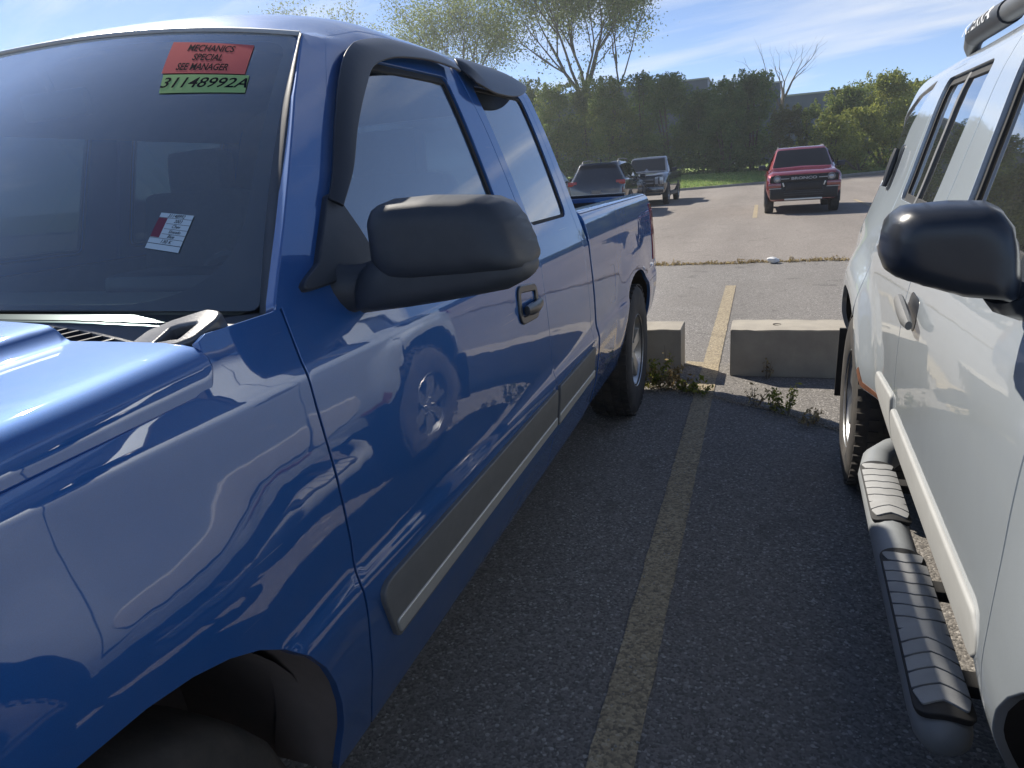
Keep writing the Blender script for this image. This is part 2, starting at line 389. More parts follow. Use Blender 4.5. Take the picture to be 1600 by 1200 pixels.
class MB:
    """collects primitives into one mesh"""
    def __init__(s): s.bm = bmesh.new(); s.mi = 0
    def _fin(s, geom, M4=None):
        if M4 is not None: bmesh.ops.transform(s.bm, matrix=M4, verts=geom)
        return s
    def box(s, c, size, bev=0, rot=None, seg=2):
        r = bmesh.ops.create_cube(s.bm, size=1)['verts']
        bmesh.ops.scale(s.bm, vec=size, verts=r)
        if bev:
            es = list({e for v in r for e in v.link_edges})
            g = bmesh.ops.bevel(s.bm, geom=es, offset=bev, segments=seg, affect='EDGES', profile=.6)
            r = list({v for f in g['faces'] for v in f.verts} | {v for v in r if v.is_valid})
        M4 = Matrix.Translation(c) @ (rot.to_4x4() if rot is not None else Matrix())
        bmesh.ops.transform(s.bm, matrix=M4, verts=r)
        return s
    def tube(s, path, rad, seg=10, cap=True, squash=None):
        P = [Vector(p) for p in path]; n = len(P); rads = rad if isinstance(rad, (list, tuple)) else [rad] * n
        rings = []; up = Vector((0, 0, 1))
        for i in range(n):
            t = (P[min(i + 1, n - 1)] - P[max(i - 1, 0)]).normalized()
            a = t.cross(up)
            if a.length < 1e-3: a = t.cross(Vector((1, 0, 0)))
            a.normalize(); b = t.cross(a)
            sa, sb = squash or (1, 1)
            rings.append([s.bm.verts.new(P[i] + (a * math.cos(q) * sa + b * math.sin(q) * sb) * rads[i]) for q in [2 * math.pi * k / seg for k in range(seg)]])
        for i in range(n - 1):
            for k in range(seg):
                s.bm.faces.new((rings[i][k], rings[i][(k + 1) % seg], rings[i + 1][(k + 1) % seg], rings[i + 1][k]))
        if cap:
            s.bm.faces.new(rings[0][::-1]); s.bm.faces.new(rings[-1])
        return s
    def lathe(s, prof, c, axis='X', seg=48, closed=False, a0=0, a1=2 * math.pi):
        """prof: (radius, along axis)"""
        full = abs(a1 - a0 - 2 * math.pi) < 1e-6; n = seg if full else seg + 1
        rings = []
        for r_, h in prof:
            ring = []
            for k in range(n):
                q = a0 + (a1 - a0) * k / seg; y, z = math.cos(q) * r_, math.sin(q) * r_
                v = {'X': (h, y, z), 'Y': (y, h, z), 'Z': (y, z, h)}[axis]
                ring.append(s.bm.verts.new((c[0] + v[0], c[1] + v[1], c[2] + v[2])))
            rings.append(ring)
        m_ = len(rings)
        for i in range(m_ if closed else m_ - 1):
            A, B = rings[i], rings[(i + 1) % m_]
            for k in range(n if full else n - 1):
                s.bm.faces.new((A[k], A[(k + 1) % n], B[(k + 1) % n], B[k]))
        return s
    def prism(s, pts, d):
        """pts: closed 3D outline, extruded by vector d"""
        a = [s.bm.verts.new(p) for p in pts]; b = [s.bm.verts.new(Vector(p) + Vector(d)) for p in pts]; n = len(a)
        s.bm.faces.new(a[::-1]); s.bm.faces.new(b)
        for i in range(n): s.bm.faces.new((a[i], a[(i + 1) % n], b[(i + 1) % n], b[i]))
        return s
    def quad(s, *p):
        s.bm.faces.new([s.bm.verts.new(q) for q in p]); return s
    def build(s, name, m, parent=None, sharp=35, smooth=True, recalc=True):
        if recalc: bmesh.ops.recalc_face_normals(s.bm, faces=s.bm.faces)
        if parent is not None:
            off = Vector((0, 0, 0))
            if root_of(parent).name in LOCAL:
                q = parent
                while q.parent is not None: off += q.location; q = q.parent
            else: off = wm(parent)
            bmesh.ops.translate(s.bm, vec=-off, verts=s.bm.verts)
        me = bpy.data.meshes.new(name); s.bm.to_mesh(me); s.bm.free()
        for mm in (m if isinstance(m, (list, tuple)) else [m]): me.materials.append(mm)
        if smooth:
            me.polygons.foreach_set('use_smooth', [True] * len(me.polygons)); me.set_sharp_from_angle(angle=R(sharp))
        me.update()
        return link(name, me, parent)

def text2d(txt, size=1.0, bold=0.0, shear=0.0, res=3):
    """lettering as a flat triangle mesh: (verts Nx2 centred, faces)"""
    c = bpy.data.curves.new('lettering', 'FONT'); c.body = txt; c.size = size; c.align_x = 'CENTER'; c.align_y = 'CENTER'; c.resolution_u = res; c.offset = bold; c.shear = shear; c.fill_mode = 'FRONT'
    o = bpy.data.objects.new('lettering', c); COL.objects.link(o); bpy.context.view_layer.update()
    me = bpy.data.meshes.new_from_object(o.evaluated_get(bpy.context.evaluated_depsgraph_get()))
    bm = bmesh.new(); bm.from_mesh(me); bmesh.ops.triangulate(bm, faces=bm.faces)
    V = np.array([v.co[:2] for v in bm.verts]).reshape(-1, 2); F = [[v.index for v in f.verts] for f in bm.faces]
    bm.free(); bpy.data.objects.remove(o); bpy.data.curves.remove(c); bpy.data.meshes.remove(me)
    return V, F
def copy_tree(o, parent=None):
    c = o.copy(); COL.objects.link(c); c.parent = parent
    for ch in list(o.children): copy_tree(ch, c)
    return c
HAZE = .0011
# ------------------------------------------------------------------ the setting
def asphalt_mat(name, dark, mid, light, stain, speck=.10, scale=95, bumpd=.004):
    m = bpy.data.materials.new(name); m.use_nodes = True; nt = m.node_tree; p = nt.nodes['Principled BSDF']; L = nt.links
    p.inputs['Roughness'].default_value = .86; p.inputs['Specular IOR Level'].default_value = .35
    t = N('ShaderNodeTexCoord', nt.nodes)
    v = N('ShaderNodeTexVoronoi', nt.nodes); v.inputs['Scale'].default_value = scale; L.new(t.outputs['Object'], v.inputs['Vector'])
    hs = N('ShaderNodeSeparateColor', nt.nodes); L.new(v.outputs['Color'], hs.inputs[0])
    r = N('ShaderNodeValToRGB', nt.nodes); e = r.color_ramp.elements; e[0].position = 0; e[0].color = (*dark, 1); e[1].position = 1; e[1].color = (*light, 1)
    a = e.new(.55); a.color = (*mid, 1); b = e.new(1 - speck); b.color = (*[c * 1.25 for c in mid], 1)
    L.new(hs.outputs[0], r.inputs[0])
    v2 = N('ShaderNodeTexVoronoi', nt.nodes); v2.inputs['Scale'].default_value = scale * .42; L.new(t.outputs['Object'], v2.inputs['Vector'])
    hs2 = N('ShaderNodeSeparateColor', nt.nodes); L.new(v2.outputs['Color'], hs2.inputs[0])
    big = N('ShaderNodeMapRange', nt.nodes); big.inputs[1].default_value = .93; big.inputs[2].default_value = .95; L.new(hs2.outputs[1], big.inputs[0])
    sh = N('ShaderNodeMapRange', nt.nodes); sh.inputs[1].default_value = .36; sh.inputs[2].default_value = .30; L.new(v2.outputs['Distance'], sh.inputs[0])
    bm_ = N('ShaderNodeMath', nt.nodes, operation='MULTIPLY'); L.new(big.outputs[0], bm_.inputs[0]); L.new(sh.outputs[0], bm_.inputs[1])
    x0 = N('ShaderNodeMix', nt.nodes, data_type='RGBA'); L.new(bm_.outputs[0], x0.inputs[0]); L.new(r.outputs[0], x0.inputs[6]); x0.inputs[7].default_value = (*light, 1)
    n = N('ShaderNodeTexNoise', nt.nodes); n.inputs['Scale'].default_value = .9; n.inputs['Detail'].default_value = 9; n.inputs['Roughness'].default_value = .62; L.new(t.outputs['Object'], n.inputs['Vector'])
    mr = N('ShaderNodeMapRange', nt.nodes); mr.inputs[1].default_value = .35; mr.inputs[2].default_value = .72; mr.inputs[3].default_value = 0; mr.inputs[4].default_value = .55; L.new(n.outputs['Fac'], mr.inputs[0])
    x = N('ShaderNodeMix', nt.nodes, data_type='RGBA'); L.new(mr.outputs[0], x.inputs[0]); L.new(x0.outputs[2], x.inputs[6]); x.inputs[7].default_value = (*stain, 1)
    # old drips and oil spots
    n5 = N('ShaderNodeTexNoise', nt.nodes); n5.inputs['Scale'].default_value = 3.1; n5.inputs['Detail'].default_value = 3; n5.inputs['Distortion'].default_value = .6; L.new(t.outputs['Object'], n5.inputs['Vector'])
    m5 = N('ShaderNodeMapRange', nt.nodes); m5.inputs[1].default_value = .62; m5.inputs[2].default_value = .74; m5.inputs[3].default_value = 0; m5.inputs[4].default_value = .55; L.new(n5.outputs['Fac'], m5.inputs[0])
    x5 = N('ShaderNodeMix', nt.nodes, data_type='RGBA'); L.new(m5.outputs[0], x5.inputs[0]); L.new(x.outputs[2], x5.inputs[6]); x5.inputs[7].default_value = (*[c * .5 for c in stain], 1); x = x5
    # sealed cracks and tyre-darkened lanes, long in Y
    mp = N('ShaderNodeMapping', nt.nodes); mp.inputs['Scale'].default_value = (.55, .06, 1); L.new(t.outputs['Object'], mp.inputs[0])
    n3 = N('ShaderNodeTexNoise', nt.nodes); n3.inputs['Scale'].default_value = 1.2; n3.inputs['Detail'].default_value = 5; L.new(mp.outputs[0], n3.inputs['Vector'])
    m3 = N('ShaderNodeMapRange', nt.nodes); m3.inputs[1].default_value = .38; m3.inputs[2].default_value = .66; m3.inputs[3].default_value = .86; m3.inputs[4].default_value = 1.14; L.new(n3.outputs['Fac'], m3.inputs[0])
    x3 = N('ShaderNodeMix', nt.nodes, data_type='RGBA', blend_type='MULTIPLY'); x3.inputs[0].default_value = 1; L.new(x.outputs[2], x3.inputs[6]); L.new(m3.outputs[0], x3.inputs[7])
    L.new(x3.outputs[2], p.inputs['Base Color'])
    bmp = N('ShaderNodeBump', nt.nodes); bmp.inputs['Strength'].default_value = .8; bmp.inputs['Distance'].default_value = bumpd
    ad = N('ShaderNodeMath', nt.nodes, operation='MULTIPLY_ADD'); ad.inputs[1].default_value = -.8; L.new(v.outputs['Distance'], ad.inputs[0]); L.new(hs.outputs[1], ad.inputs[2])
    L.new(ad.outputs[0], bmp.inputs['Height']); L.new(bmp.outputs[0], p.inputs['Normal'])
    MATS[name] = m; return m, x3, L, p, nt
ASPH_NEAR = asphalt_mat('near_asphalt', (.13, .122, .113), (.255, .237, .217), (.54, .51, .47), (.205, .188, .17), .085, 130)[0]
ASPH_FAR = asphalt_mat('far_asphalt', (.17, .150, .132), (.275, .243, .215), (.46, .415, .37), (.232, .205, .18), .12, 100)[0]
DIRT = mat('crack_dirt', (.13, .10, .07), .95, noise=(14, .9, (.24, .19, .13)), bump=(60, .6, .01))

def paint_mat():
    m, x3, L, p, nt = asphalt_mat('worn_yellow_paint', (.19, .165, .125), (.46, .375, .245), (.60, .52, .38), (.37, .305, .205), .10, 120)
    t = N('ShaderNodeTexCoord', nt.nodes)
    n = N('ShaderNodeTexNoise', nt.nodes); n.inputs['Scale'].default_value = 55; n.inputs['Detail'].default_value = 7; n.inputs['Roughness'].default_value = .75; L.new(t.outputs['Object'], n.inputs['Vector'])
    mr = N('ShaderNodeMapRange', nt.nodes); mr.inputs[1].default_value = .54; mr.inputs[2].default_value = .64; mr.inputs[4].default_value = .65; L.new(n.outputs['Fac'], mr.inputs[0])
    x = N('ShaderNodeMix', nt.nodes, data_type='RGBA'); L.new(mr.outputs[0], x.inputs[0]); L.new(x3.outputs[2], x.inputs[6]); x.inputs[7].default_value = (.12, .11, .10, 1)
    L.new(x.outputs[2], p.inputs['Base Color']); return m
PAINT = paint_mat()

def sheet(name, xs, ys, z, m, wob=None):
    V = []; F = []
    for j, y in enumerate(ys):
        for i, x in enumerate(xs):
            yy = y + (wob(x, j) if wob else 0); V.append((x, yy, z))
    n = len(xs)
    for j in range(len(ys) - 1):
        for i in range(n - 1): F.append((j * n + i, j * n + i + 1, (j + 1) * n + i + 1, (j + 1) * n + i))
    return tag(mesh_obj(name, V, F, m, None, False), kind='structure')
JOINT_Y = 10.58
def jitter(x): return .035 * math.sin(x * 2.3) + .02 * math.sin(x * 7.1 + 1) + .014 * math.sin(x * 19 + 2)
xs = list(np.arange(-30, 30.01, .12))
tag(mesh_obj('ground', [(-230, -230, -.03), (230, -230, -.03), (230, 230, -.03), (-230, 230, -.03)], [(0, 1, 2, 3)], DIRT, None, False), kind='structure')
sheet('near_asphalt', xs, [-60, JOINT_Y - .035], 0, ASPH_NEAR, lambda x, j: jitter(x) if j else 0)
# the far lot runs to the kerb, which bends away to the right
KERB = [(-120, 26.5), (-60, 31), (-25, 38.3), (-12, 41.6), (-4.7, 44.6), (.6, 48.6), (4.5, 52.4), (8, 57), (14, 67), (22, 84), (30, 110)]
kx = spline([p[0] for p in KERB], [p[1] for p in KERB])
fx = [-120, -90] + list(np.arange(-60, -30, 1.5)) + list(np.arange(-30, 30.01, .12))
V = [(x, JOINT_Y + .035 + jitter(x) * .8, .003) for x in fx] + [(x, float(kx(x)), .003) for x in fx]
n_ = len(fx)
tag(mesh_obj('far_asphalt', V, [(i, i + 1, n_ + i + 1, n_ + i) for i in range(n_ - 1)], ASPH_FAR, None, False), kind='structure')
# joint between the two pours, open and filled with dirt
tag(mesh_obj('joint_dirt', [(x, y, -.012) for x in (-30, 30) for y in (JOINT_Y - .2, JOINT_Y + .2)], [(0, 2, 3, 1)], DIRT, None, False), kind='structure')

# painted stripes
def stripe(name, x0, y0, x1, y1, w, label, z=.005):
    V = []; F = []; n = max(2, int((y1 - y0) / .05)); rr = random.Random(3)
    for i in range(n + 1):
        t = i / n; x = x0 + (x1 - x0) * t; y = y0 + (y1 - y0) * t
        V += [(x - w / 2 + rr.uniform(-.0025, .0025), y, z), (x + w / 2 + rr.uniform(-.0025, .0025), y, z)]
    for i in range(n): F.append((2 * i, 2 * i + 1, 2 * i + 3, 2 * i + 2))
    o = mesh_obj(name, V, F, PAINT, None, False); o['kind'] = 'structure'
    return o
stripe('parking_stripe', -.318, -3, -.272, 8.55, .118, '')
stripe('parking_stripe', -.06, 19.3, -.03, 25.2, .115, '', .008)
stripe('parking_stripe', 3.0, 19.3, 3.0, 25.2, .115, '', .008)
V = [(-.47, 4.97, .004), (-.34, 4.95, .004), (-.34, 5.07, .004), (-.47, 5.09, .004)]
tag(mesh_obj('stripe_end', V, [(0, 1, 2, 3)], PAINT, None, False), kind='structure')

# thin haze volume added to lift far darks: lens glare as well as air
hz_ = bpy.data.materials.new('glare_haze'); hz_.use_nodes = True; hz_.node_tree.nodes.clear()
ho_ = N('ShaderNodeOutputMaterial', hz_.node_tree.nodes); pv_ = N('ShaderNodeVolumePrincipled', hz_.node_tree.nodes); pv_.inputs['Color'].default_value = (.88, .92, .97, 1); pv_.inputs['Density'].default_value = HAZE; pv_.inputs['Anisotropy'].default_value = .45
hz_.node_tree.links.new(pv_.outputs[0], ho_.inputs['Volume'])
b_ = MB(); b_.box((0, 0, 16.5), (480, 480, 35)); ob_ = b_.build('haze', hz_, None, smooth=False); ob_['kind'] = 'stuff'

# ---------------- kerb and lawn
CONC = mat('kerb_concrete', (.30, .28, .25), .85, noise=(3, .8, (.20, .185, .165)), bump=(60, .3, .006))
def kerb_line(off, z):
    return [(x, float(kx(x)) + off, z) for x in kxs]
kxs = list(np.arange(-120, -40, 4)) + list(np.arange(-40, 30.1, .5))
rows = [kerb_line(0, -.02), kerb_line(.01, .135), kerb_line(.03, .15), kerb_line(.19, .15), kerb_line(.2, .0)]
V = [p for r in rows for p in r]; n_ = len(kxs)
F = [(j * n_ + i, j * n_ + i + 1, (j + 1) * n_ + i + 1, (j + 1) * n_ + i) for j in range(4) for i in range(n_ - 1)]
tag(mesh_obj('kerb', V, F, CONC, None, True, sharp=40), kind='structure')
def grass_mat(name, a, b, c):
    m = bpy.data.materials.new(name); m.use_nodes = True; nt = m.node_tree; p = nt.nodes['Principled BSDF']; p.inputs['Roughness'].default_value = .9; p.inputs['Specular IOR Level'].default_value = .15
    t = N('ShaderNodeTexCoord', nt.nodes); n = N('ShaderNodeTexNoise', nt.nodes); n.inputs['Scale'].default_value = .8; n.inputs['Detail'].default_value = 10; n.inputs['Roughness'].default_value = .7
    nt.links.new(t.outputs['Object'], n.inputs['Vector']); r = N('ShaderNodeValToRGB', nt.nodes); e = r.color_ramp.elements; e[0].position = .3; e[1].position = .75; e[0].color = (*a, 1); e[1].color = (*c, 1); q = e.new(.5); q.color = (*b, 1)
    nt.links.new(n.outputs['Fac'], r.inputs[0]); nt.links.new(r.outputs[0], p.inputs['Base Color']); MATS[name] = m; return m
LAWN = grass_mat('lawn', (.18, .27, .075), (.25, .35, .10), (.33, .36, .16))
def lawn_z(d): return .13 + 1.15 * (1 - math.exp(-max(d, 0) / 15))
rows = []
for d in (.2, .6, 1.5, 3, 5, 7.5, 10, 13, 17, 22, 30, 45, 70, 120):
    rows.append([(x, float(kx(x)) + d * 1.08, lawn_z(d) + .03 * math.sin(x * .7 + d)) for x in kxs])
V = [p for r in rows for p in r]
F = [(j * n_ + i, j * n_ + i + 1, (j + 1) * n_ + i + 1, (j + 1) * n_ + i) for j in range(len(rows) - 1) for i in range(n_ - 1)]
tag(mesh_obj('lawn', V, F, LAWN, None, True), kind='structure')
def ground_z(x, y):
    d = (y - float(kx(min(max(x, -119), 29.5)))) / 1.08
    return lawn_z(d) if d > .2 else 0.0

# grass blades along the visible strip of lawn
def leaf_material(name, cols, rough=.6, transl=.35):
    m = bpy.data.materials.new(name); m.use_nodes = True; nt = m.node_tree; nt.nodes.clear(); L = nt.links
    o = N('ShaderNodeOutputMaterial', nt.nodes); at = N('ShaderNodeAttribute', nt.nodes); at.attribute_name = 'tint'
    r = N('ShaderNodeValToRGB', nt.nodes); e = r.color_ramp.elements; e[0].color = (*cols[0], 1); e[1].color = (*cols[-1], 1)
    for i, c in enumerate(cols[1:-1]): q = e.new((i + 1) / (len(cols) - 1)); q.color = (*c, 1)
    L.new(at.outputs['Fac'], r.inputs[0])
    d = N('ShaderNodeBsdfPrincipled', nt.nodes); d.inputs['Roughness'].default_value = rough; d.inputs['Specular IOR Level'].default_value = .25; L.new(r.outputs[0], d.inputs['Base Color'])
    t = N('ShaderNodeBsdfTranslucent', nt.nodes); L.new(r.outputs[0], t.inputs[0])
    mx_ = N('ShaderNodeMixShader', nt.nodes); mx_.inputs[0].default_value = transl; L.new(d.outputs[0], mx_.inputs[1]); L.new(t.outputs[0], mx_.inputs[2]); L.new(mx_.outputs[0], o.inputs[0])
    MATS[name] = m; return m
def leaf_mesh(name, cen, size, m, parent=None, tint=None, aspect=.55, droop=0.3, tri=False):
    """one small folded leaf (or leaf tuft) at each centre"""
    n = len(cen); cen = np.asarray(cen, float); size = np.broadcast_to(np.asarray(size, float), (n,))
    a = rng.normal(size=(n, 3)); a[:, 2] -= droop; a /= np.linalg.norm(a, axis=1, keepdims=True)
    b = rng.normal(size=(n, 3)); b -= a * (a * b).sum(1, keepdims=True); b /= np.maximum(np.linalg.norm(b, axis=1, keepdims=True), 1e-6)
    s = size[:, None]
    p0 = cen - a * s * .5; p1 = cen + b * s * aspect * .5; p2 = cen + a * s * .5; p3 = cen - b * s * aspect * .5
    V = np.stack([p0, p1, p2, p3], 1).reshape(-1, 3)
    if parent is not None: V = V - np.array(wm(parent))
    me = bpy.data.meshes.new(name); me.vertices.add(4 * n); me.vertices.foreach_set('co', V.ravel())
    me.loops.add(4 * n); me.loops.foreach_set('vertex_index', np.arange(4 * n)); me.polygons.add(n); me.polygons.foreach_set('loop_start', np.arange(n) * 4); me.polygons.foreach_set('loop_total', np.full(n, 4))
    at = me.attributes.new('tint', 'FLOAT', 'FACE'); at.data.foreach_set('value', np.clip(tint if tint is not None else rng.random(n), 0, 1).astype(np.float32))
    me.materials.append(m); me.update(); me.validate()
    return link(name, me, parent)
GRASSB = leaf_material('grass_blades', [(.18, .28, .08), (.26, .37, .11), (.36, .38, .16)], .7, .5)
gx = rng.uniform(-14, 13, 26000); gd = .25 + 11 * rng.random(26000) ** 1.3
gy = np.array([float(kx(x)) for x in gx]) + gd * 1.08; gz = np.array([lawn_z(d) for d in gd]) + .05
tag(leaf_mesh('lawn_grass', np.stack([gx, gy, gz], 1), rng.uniform(.09, .2, 26000), GRASSB, None, None, .35), kind='stuff')

# ---------------- concrete blocks between the parking rows
BLOCK = mat('cast_concrete', (.42, .38, .31), .85, noise=(5, .85, (.30, .27, .225)), bump=(110, .35, .004))
def concrete_block(x0, x1, y0, y1, h, label, seed, pin=None):
    rr = random.Random(seed); nx, ny, nz = max(2, int((x1 - x0) / .05)), 6, 7
    t = thing('concrete_block', ((x0 + x1) / 2, (y0 + y1) / 2, 0), label, 'concrete block', 'concrete wheel-stop blocks')
    bm = bmesh.new(); bmesh.ops.create_cube(bm, size=1)
    bmesh.ops.scale(bm, vec=(x1 - x0, y1 - y0, h), verts=bm.verts); bmesh.ops.translate(bm, vec=((x0 + x1) / 2, (y0 + y1) / 2, h / 2), verts=bm.verts)
    es = [e for e in bm.edges]; bmesh.ops.bevel(bm, geom=es, offset=.005, segments=2, affect='EDGES')
    long_e = [e for e in bm.edges if abs(e.verts[0].co.x - e.verts[1].co.x) > .5]; bmesh.ops.subdivide_edges(bm, edges=long_e, cuts=nx, use_grid_fill=True)
    from mathutils import noise as mn
    for v in bm.verts:
        k = (h - v.co.z) / h
        v.co.y += (v.co.y - (y0 + y1) / 2) * .05 * k
        q = mn.noise(v.co * 9 + Vector((seed, 0, 0))); w = mn.noise(v.co * 31 + Vector((0, seed, 0)))
        edge = v.co.z > h - .02
        v.co.z -= max(0, q) * (.010 if edge else 0) + max(0, w - .25) * (.018 if edge else 0)
        v.co.x += w * .003; v.co.y += q * .003
    b = MB(); b.bm.free(); b.bm = bm; b.build('body', BLOCK, t, 50)
    if pin:
        hb = MB(); hb.lathe([(.0, h - .0095), (.020, h - .0095), (.024, h + .0005), (.028, h + .001)], (pin[0], pin[1], 0), 'Z', 18); hb.build('pin_hole', UNDER, t)
    return t
concrete_block(-2.35, -.478, 4.755, 5.035, .325, 'long pale concrete block partly hidden behind the rear tyre of the blue pickup', 3)
concrete_block(-.146, 1.75, 4.748, 5.09, .328, 'long pale concrete block with a pin hole, standing to the right of the yellow stripe', 11, (.155, 4.93))

# ---------------- warehouse behind the trees
SIDING = mat('dark_blue_siding', (.045, .080, .145), .55, noise=(.4, .5, (.06, .095, .16)))
FLASH = mat('pale_roof_flashing', (.30, .33, .36), .5)
def warehouse():
    t = thing('warehouse', (-8, 104, .9), 'long dark blue flat roofed warehouse showing above the tree line', 'building')
    for x0, x1, y0, y1, z in ((-34, -6.4, 95, 120, 11.75), (-1.5, 2.15, 92, 112, 10.1), (2.35, 46, 90, 118, 8.35)):
        b = MB(); b.box(((x0 + x1) / 2, (y0 + y1) / 2, z / 2), (x1 - x0, y1 - y0, z)); b.build('wall', SIDING, t)
        r = MB(); r.box(((x0 + x1) / 2, (y0 + y1) / 2, z + .09), (x1 - x0 + .3, y1 - y0 + .3, .18), .03); r.build('parapet', FLASH, t)
        s = MB()
        for i in range(int((x1 - x0) / .6)): s.box((x0 + .3 + i * .6, y0 - .03, z / 2), (.12, .06, z - .1))
        o = s.build('siding_rib', SIDING, t); o['kind'] = 'stuff'
warehouse()
# ------------------------------------------------------------------ wheels (shared by all vehicles)
def make_wheel(parent, c, side, Rad=.385, width=.25, rim=.215, spokes=5, rimmat=None, tread=44, detail=True, spoke_w=.075, name='wheel', dish=.03):
    """axle along X; side=+1: outer face towards +X.  wheel (hub) > tyre, rim, tread"""
    rimmat = rimmat or ALLOY; h = width / 2; s = side; x, y, z = c
    b = MB(); b.lathe([(0, -h * .5 * s), (.15, -h * .5 * s), (.15, h * .1 * s), (.05, h * .15 * s), (.05, h * .55 * s), (0, h * .55 * s)], c, 'X', 24)
    hub = b.build(name, UNDER, parent)
    b = MB()
    prof = [(rim - .006, -h * .86), (rim + .012, -h * .94), (rim + .05, -h * 1.0), (Rad - .055, -h * .99), (Rad - .022, -h * .93), (Rad - .004, -h * .78), (Rad, -h * .45), (Rad + .001, 0), (Rad, h * .45), (Rad - .004, h * .78), (Rad - .022, h * .93), (Rad - .055, h * .99), (rim + .05, h * 1.0), (rim + .012, h * .94), (rim - .006, h * .86)]
    b.lathe([(r, q * s) for r, q in prof], c, 'X', 64 if detail else 28)
    tyre = b.build('tyre', TYRE, hub, 40)
    if detail:
        b = MB()
        for k in range(tread):
            a = 2 * math.pi * k / tread
            for j, (xo, wd, sk) in enumerate(((-.80, .26, .5), (-.42, .30, -.4), (0, .30, .3), (.42, .30, .4), (.80, .26, -.5))):
                aa = a + (.5 if j % 2 else 0) * 2 * math.pi / tread
                rr = Rad + (.003 if abs(xo) < .7 else -.004)
                rot = Matrix.Rotation(aa, 3, 'X') @ Matrix.Rotation(.22 * sk, 3, 'Z')
                p = Vector((xo * h, math.cos(aa) * rr, math.sin(aa) * rr))
                b.box(Vector(c) + p, (wd * h * 1.9 * .5, .010, 2 * math.pi * Rad / tread * .60), 0, Matrix.Rotation(aa, 3, 'X'))
        o = b.build('tread_block', TYRE, hub, 30); o['kind'] = 'stuff'
    b = MB(); b.lathe([(rim - .012, -h * .8 * s), (rim - .03, -h * .3 * s), (rim - .03, h * .55 * s), (rim - .008, h * .80 * s), (rim + .006, h * .93 * s), (rim + .010, h * .90 * s)], c, 'X', 48 if detail else 24)
    fx_ = h * (.72) * s
    b.lathe([(0, fx_ - .006 * s), (.045, fx_ - .004 * s), (.07, fx_ - .02 * s), (.07, fx_ - .05 * s)], c, 'X', 24)
    for k in range(spokes):
        a = 2 * math.pi * k / spokes + .3
        r0, r1 = .05, rim - .015; w0, w1 = spoke_w * .8, spoke_w * 1.1
        pts = []
        for (r, w, xo) in ((r0, w0, -.012), (r1, w1, .0)):
            pts.append((r, w, xo))
        f = lambda r, t, xo: Vector((x + fx_ + xo * s, y + math.cos(a) * r - math.sin(a) * t, z + math.sin(a) * r + math.cos(a) * t))
        P = [f(r0, -w0 / 2, -.006), f(r1, -w1 / 2, .006), f(r1, w1 / 2, .006), f(r0, w0 / 2, -.006)]
        b.prism(P, (-.035 * s, 0, 0))
        if detail:
            q = f(.057, 0, .012); b.lathe([(0, .014 * s), (.009, .012 * s), (.010, -.01 * s)], (x + fx_ - .012 * s, y + math.cos(a + .6) * .057, z + math.sin(a + .6) * .057), 'X', 8)
    b.build('rim', rimmat, hub, 30)
    return hub
def superarch(cy, cz, ry, rz, e, z0, n=22, rev=False):
    """points of a wheel opening over the axle from front to rear, starting and ending at height z0"""
    P = []
    for i in range(n + 1):
        a = math.pi * (1 - i / n); c_, s_ = math.cos(a), math.sin(a)
        yy = math.copysign(abs(c_) ** (2 / e), c_) * ry; zz = abs(s_) ** (2 / e) * rz
        P.append((cy + yy, max(cz + zz, z0) if i not in (0, n) else z0))
    return P[::-1] if rev else P
def pillow(name, outline, depth, back, plane, m, parent, res=.008, expo=2.6, flat=.5, ydir=-1, center=None):
    """a rounded housing: 2D outline (x,z) on the plane y=f(x,z), domed by `depth` towards the camera side and `back` behind"""
    out = densify(fillet(outline, .02, 4), res); V, F, bl, _ = tri2d([out if area2(out) > 0 else out[::-1].copy()], res)
    c0 = center if center is not None else (V.min(0) + V.max(0)) / 2
    th = np.arctan2(out[:, 1] - c0[1], out[:, 0] - c0[0]); ro = np.hypot(out[:, 0] - c0[0], out[:, 1] - c0[1]); o_ = np.argsort(th); th, ro = th[o_], ro[o_]
    th = np.concatenate([th - 2 * math.pi, th, th + 2 * math.pi]); ro = np.tile(ro, 3)
    rho = np.hypot(V[:, 0] - c0[0], V[:, 1] - c0[1]) / np.interp(np.arctan2(V[:, 1] - c0[1], V[:, 0] - c0[0]), th, ro)
    k = np.clip(1 - np.clip(rho, 0, 1) ** expo, 0, 1) ** flat; k[bl[0]] = 0
    y0 = np.array([plane(a, b) for a, b in V])
    A = np.stack([V[:, 0], y0 + ydir * depth * k, V[:, 1]], 1); B = np.stack([V[:, 0], y0 - ydir * back * np.minimum(1, k * 1.6), V[:, 1]], 1)
    n = len(V); edge = set(bl[0]); idx = {}
    verts = list(map(tuple, A)); 
    for i in range(n):
        if i in edge: idx[i] = i
        else: idx[i] = len(verts); verts.append(tuple(B[i]))
    faces = [tuple(f) for f in F] + [(idx[f[0]], idx[f[2]], idx[f[1]]) for f in F]
    b = MB(); b.bm.free(); b.bm = bmesh.new(); vs = [b.bm.verts.new(v) for v in verts]
    for f in faces:
        try: b.bm.faces.new([vs[i] for i in f])
        except ValueError: pass
    return b.build(name, m, parent, 70)

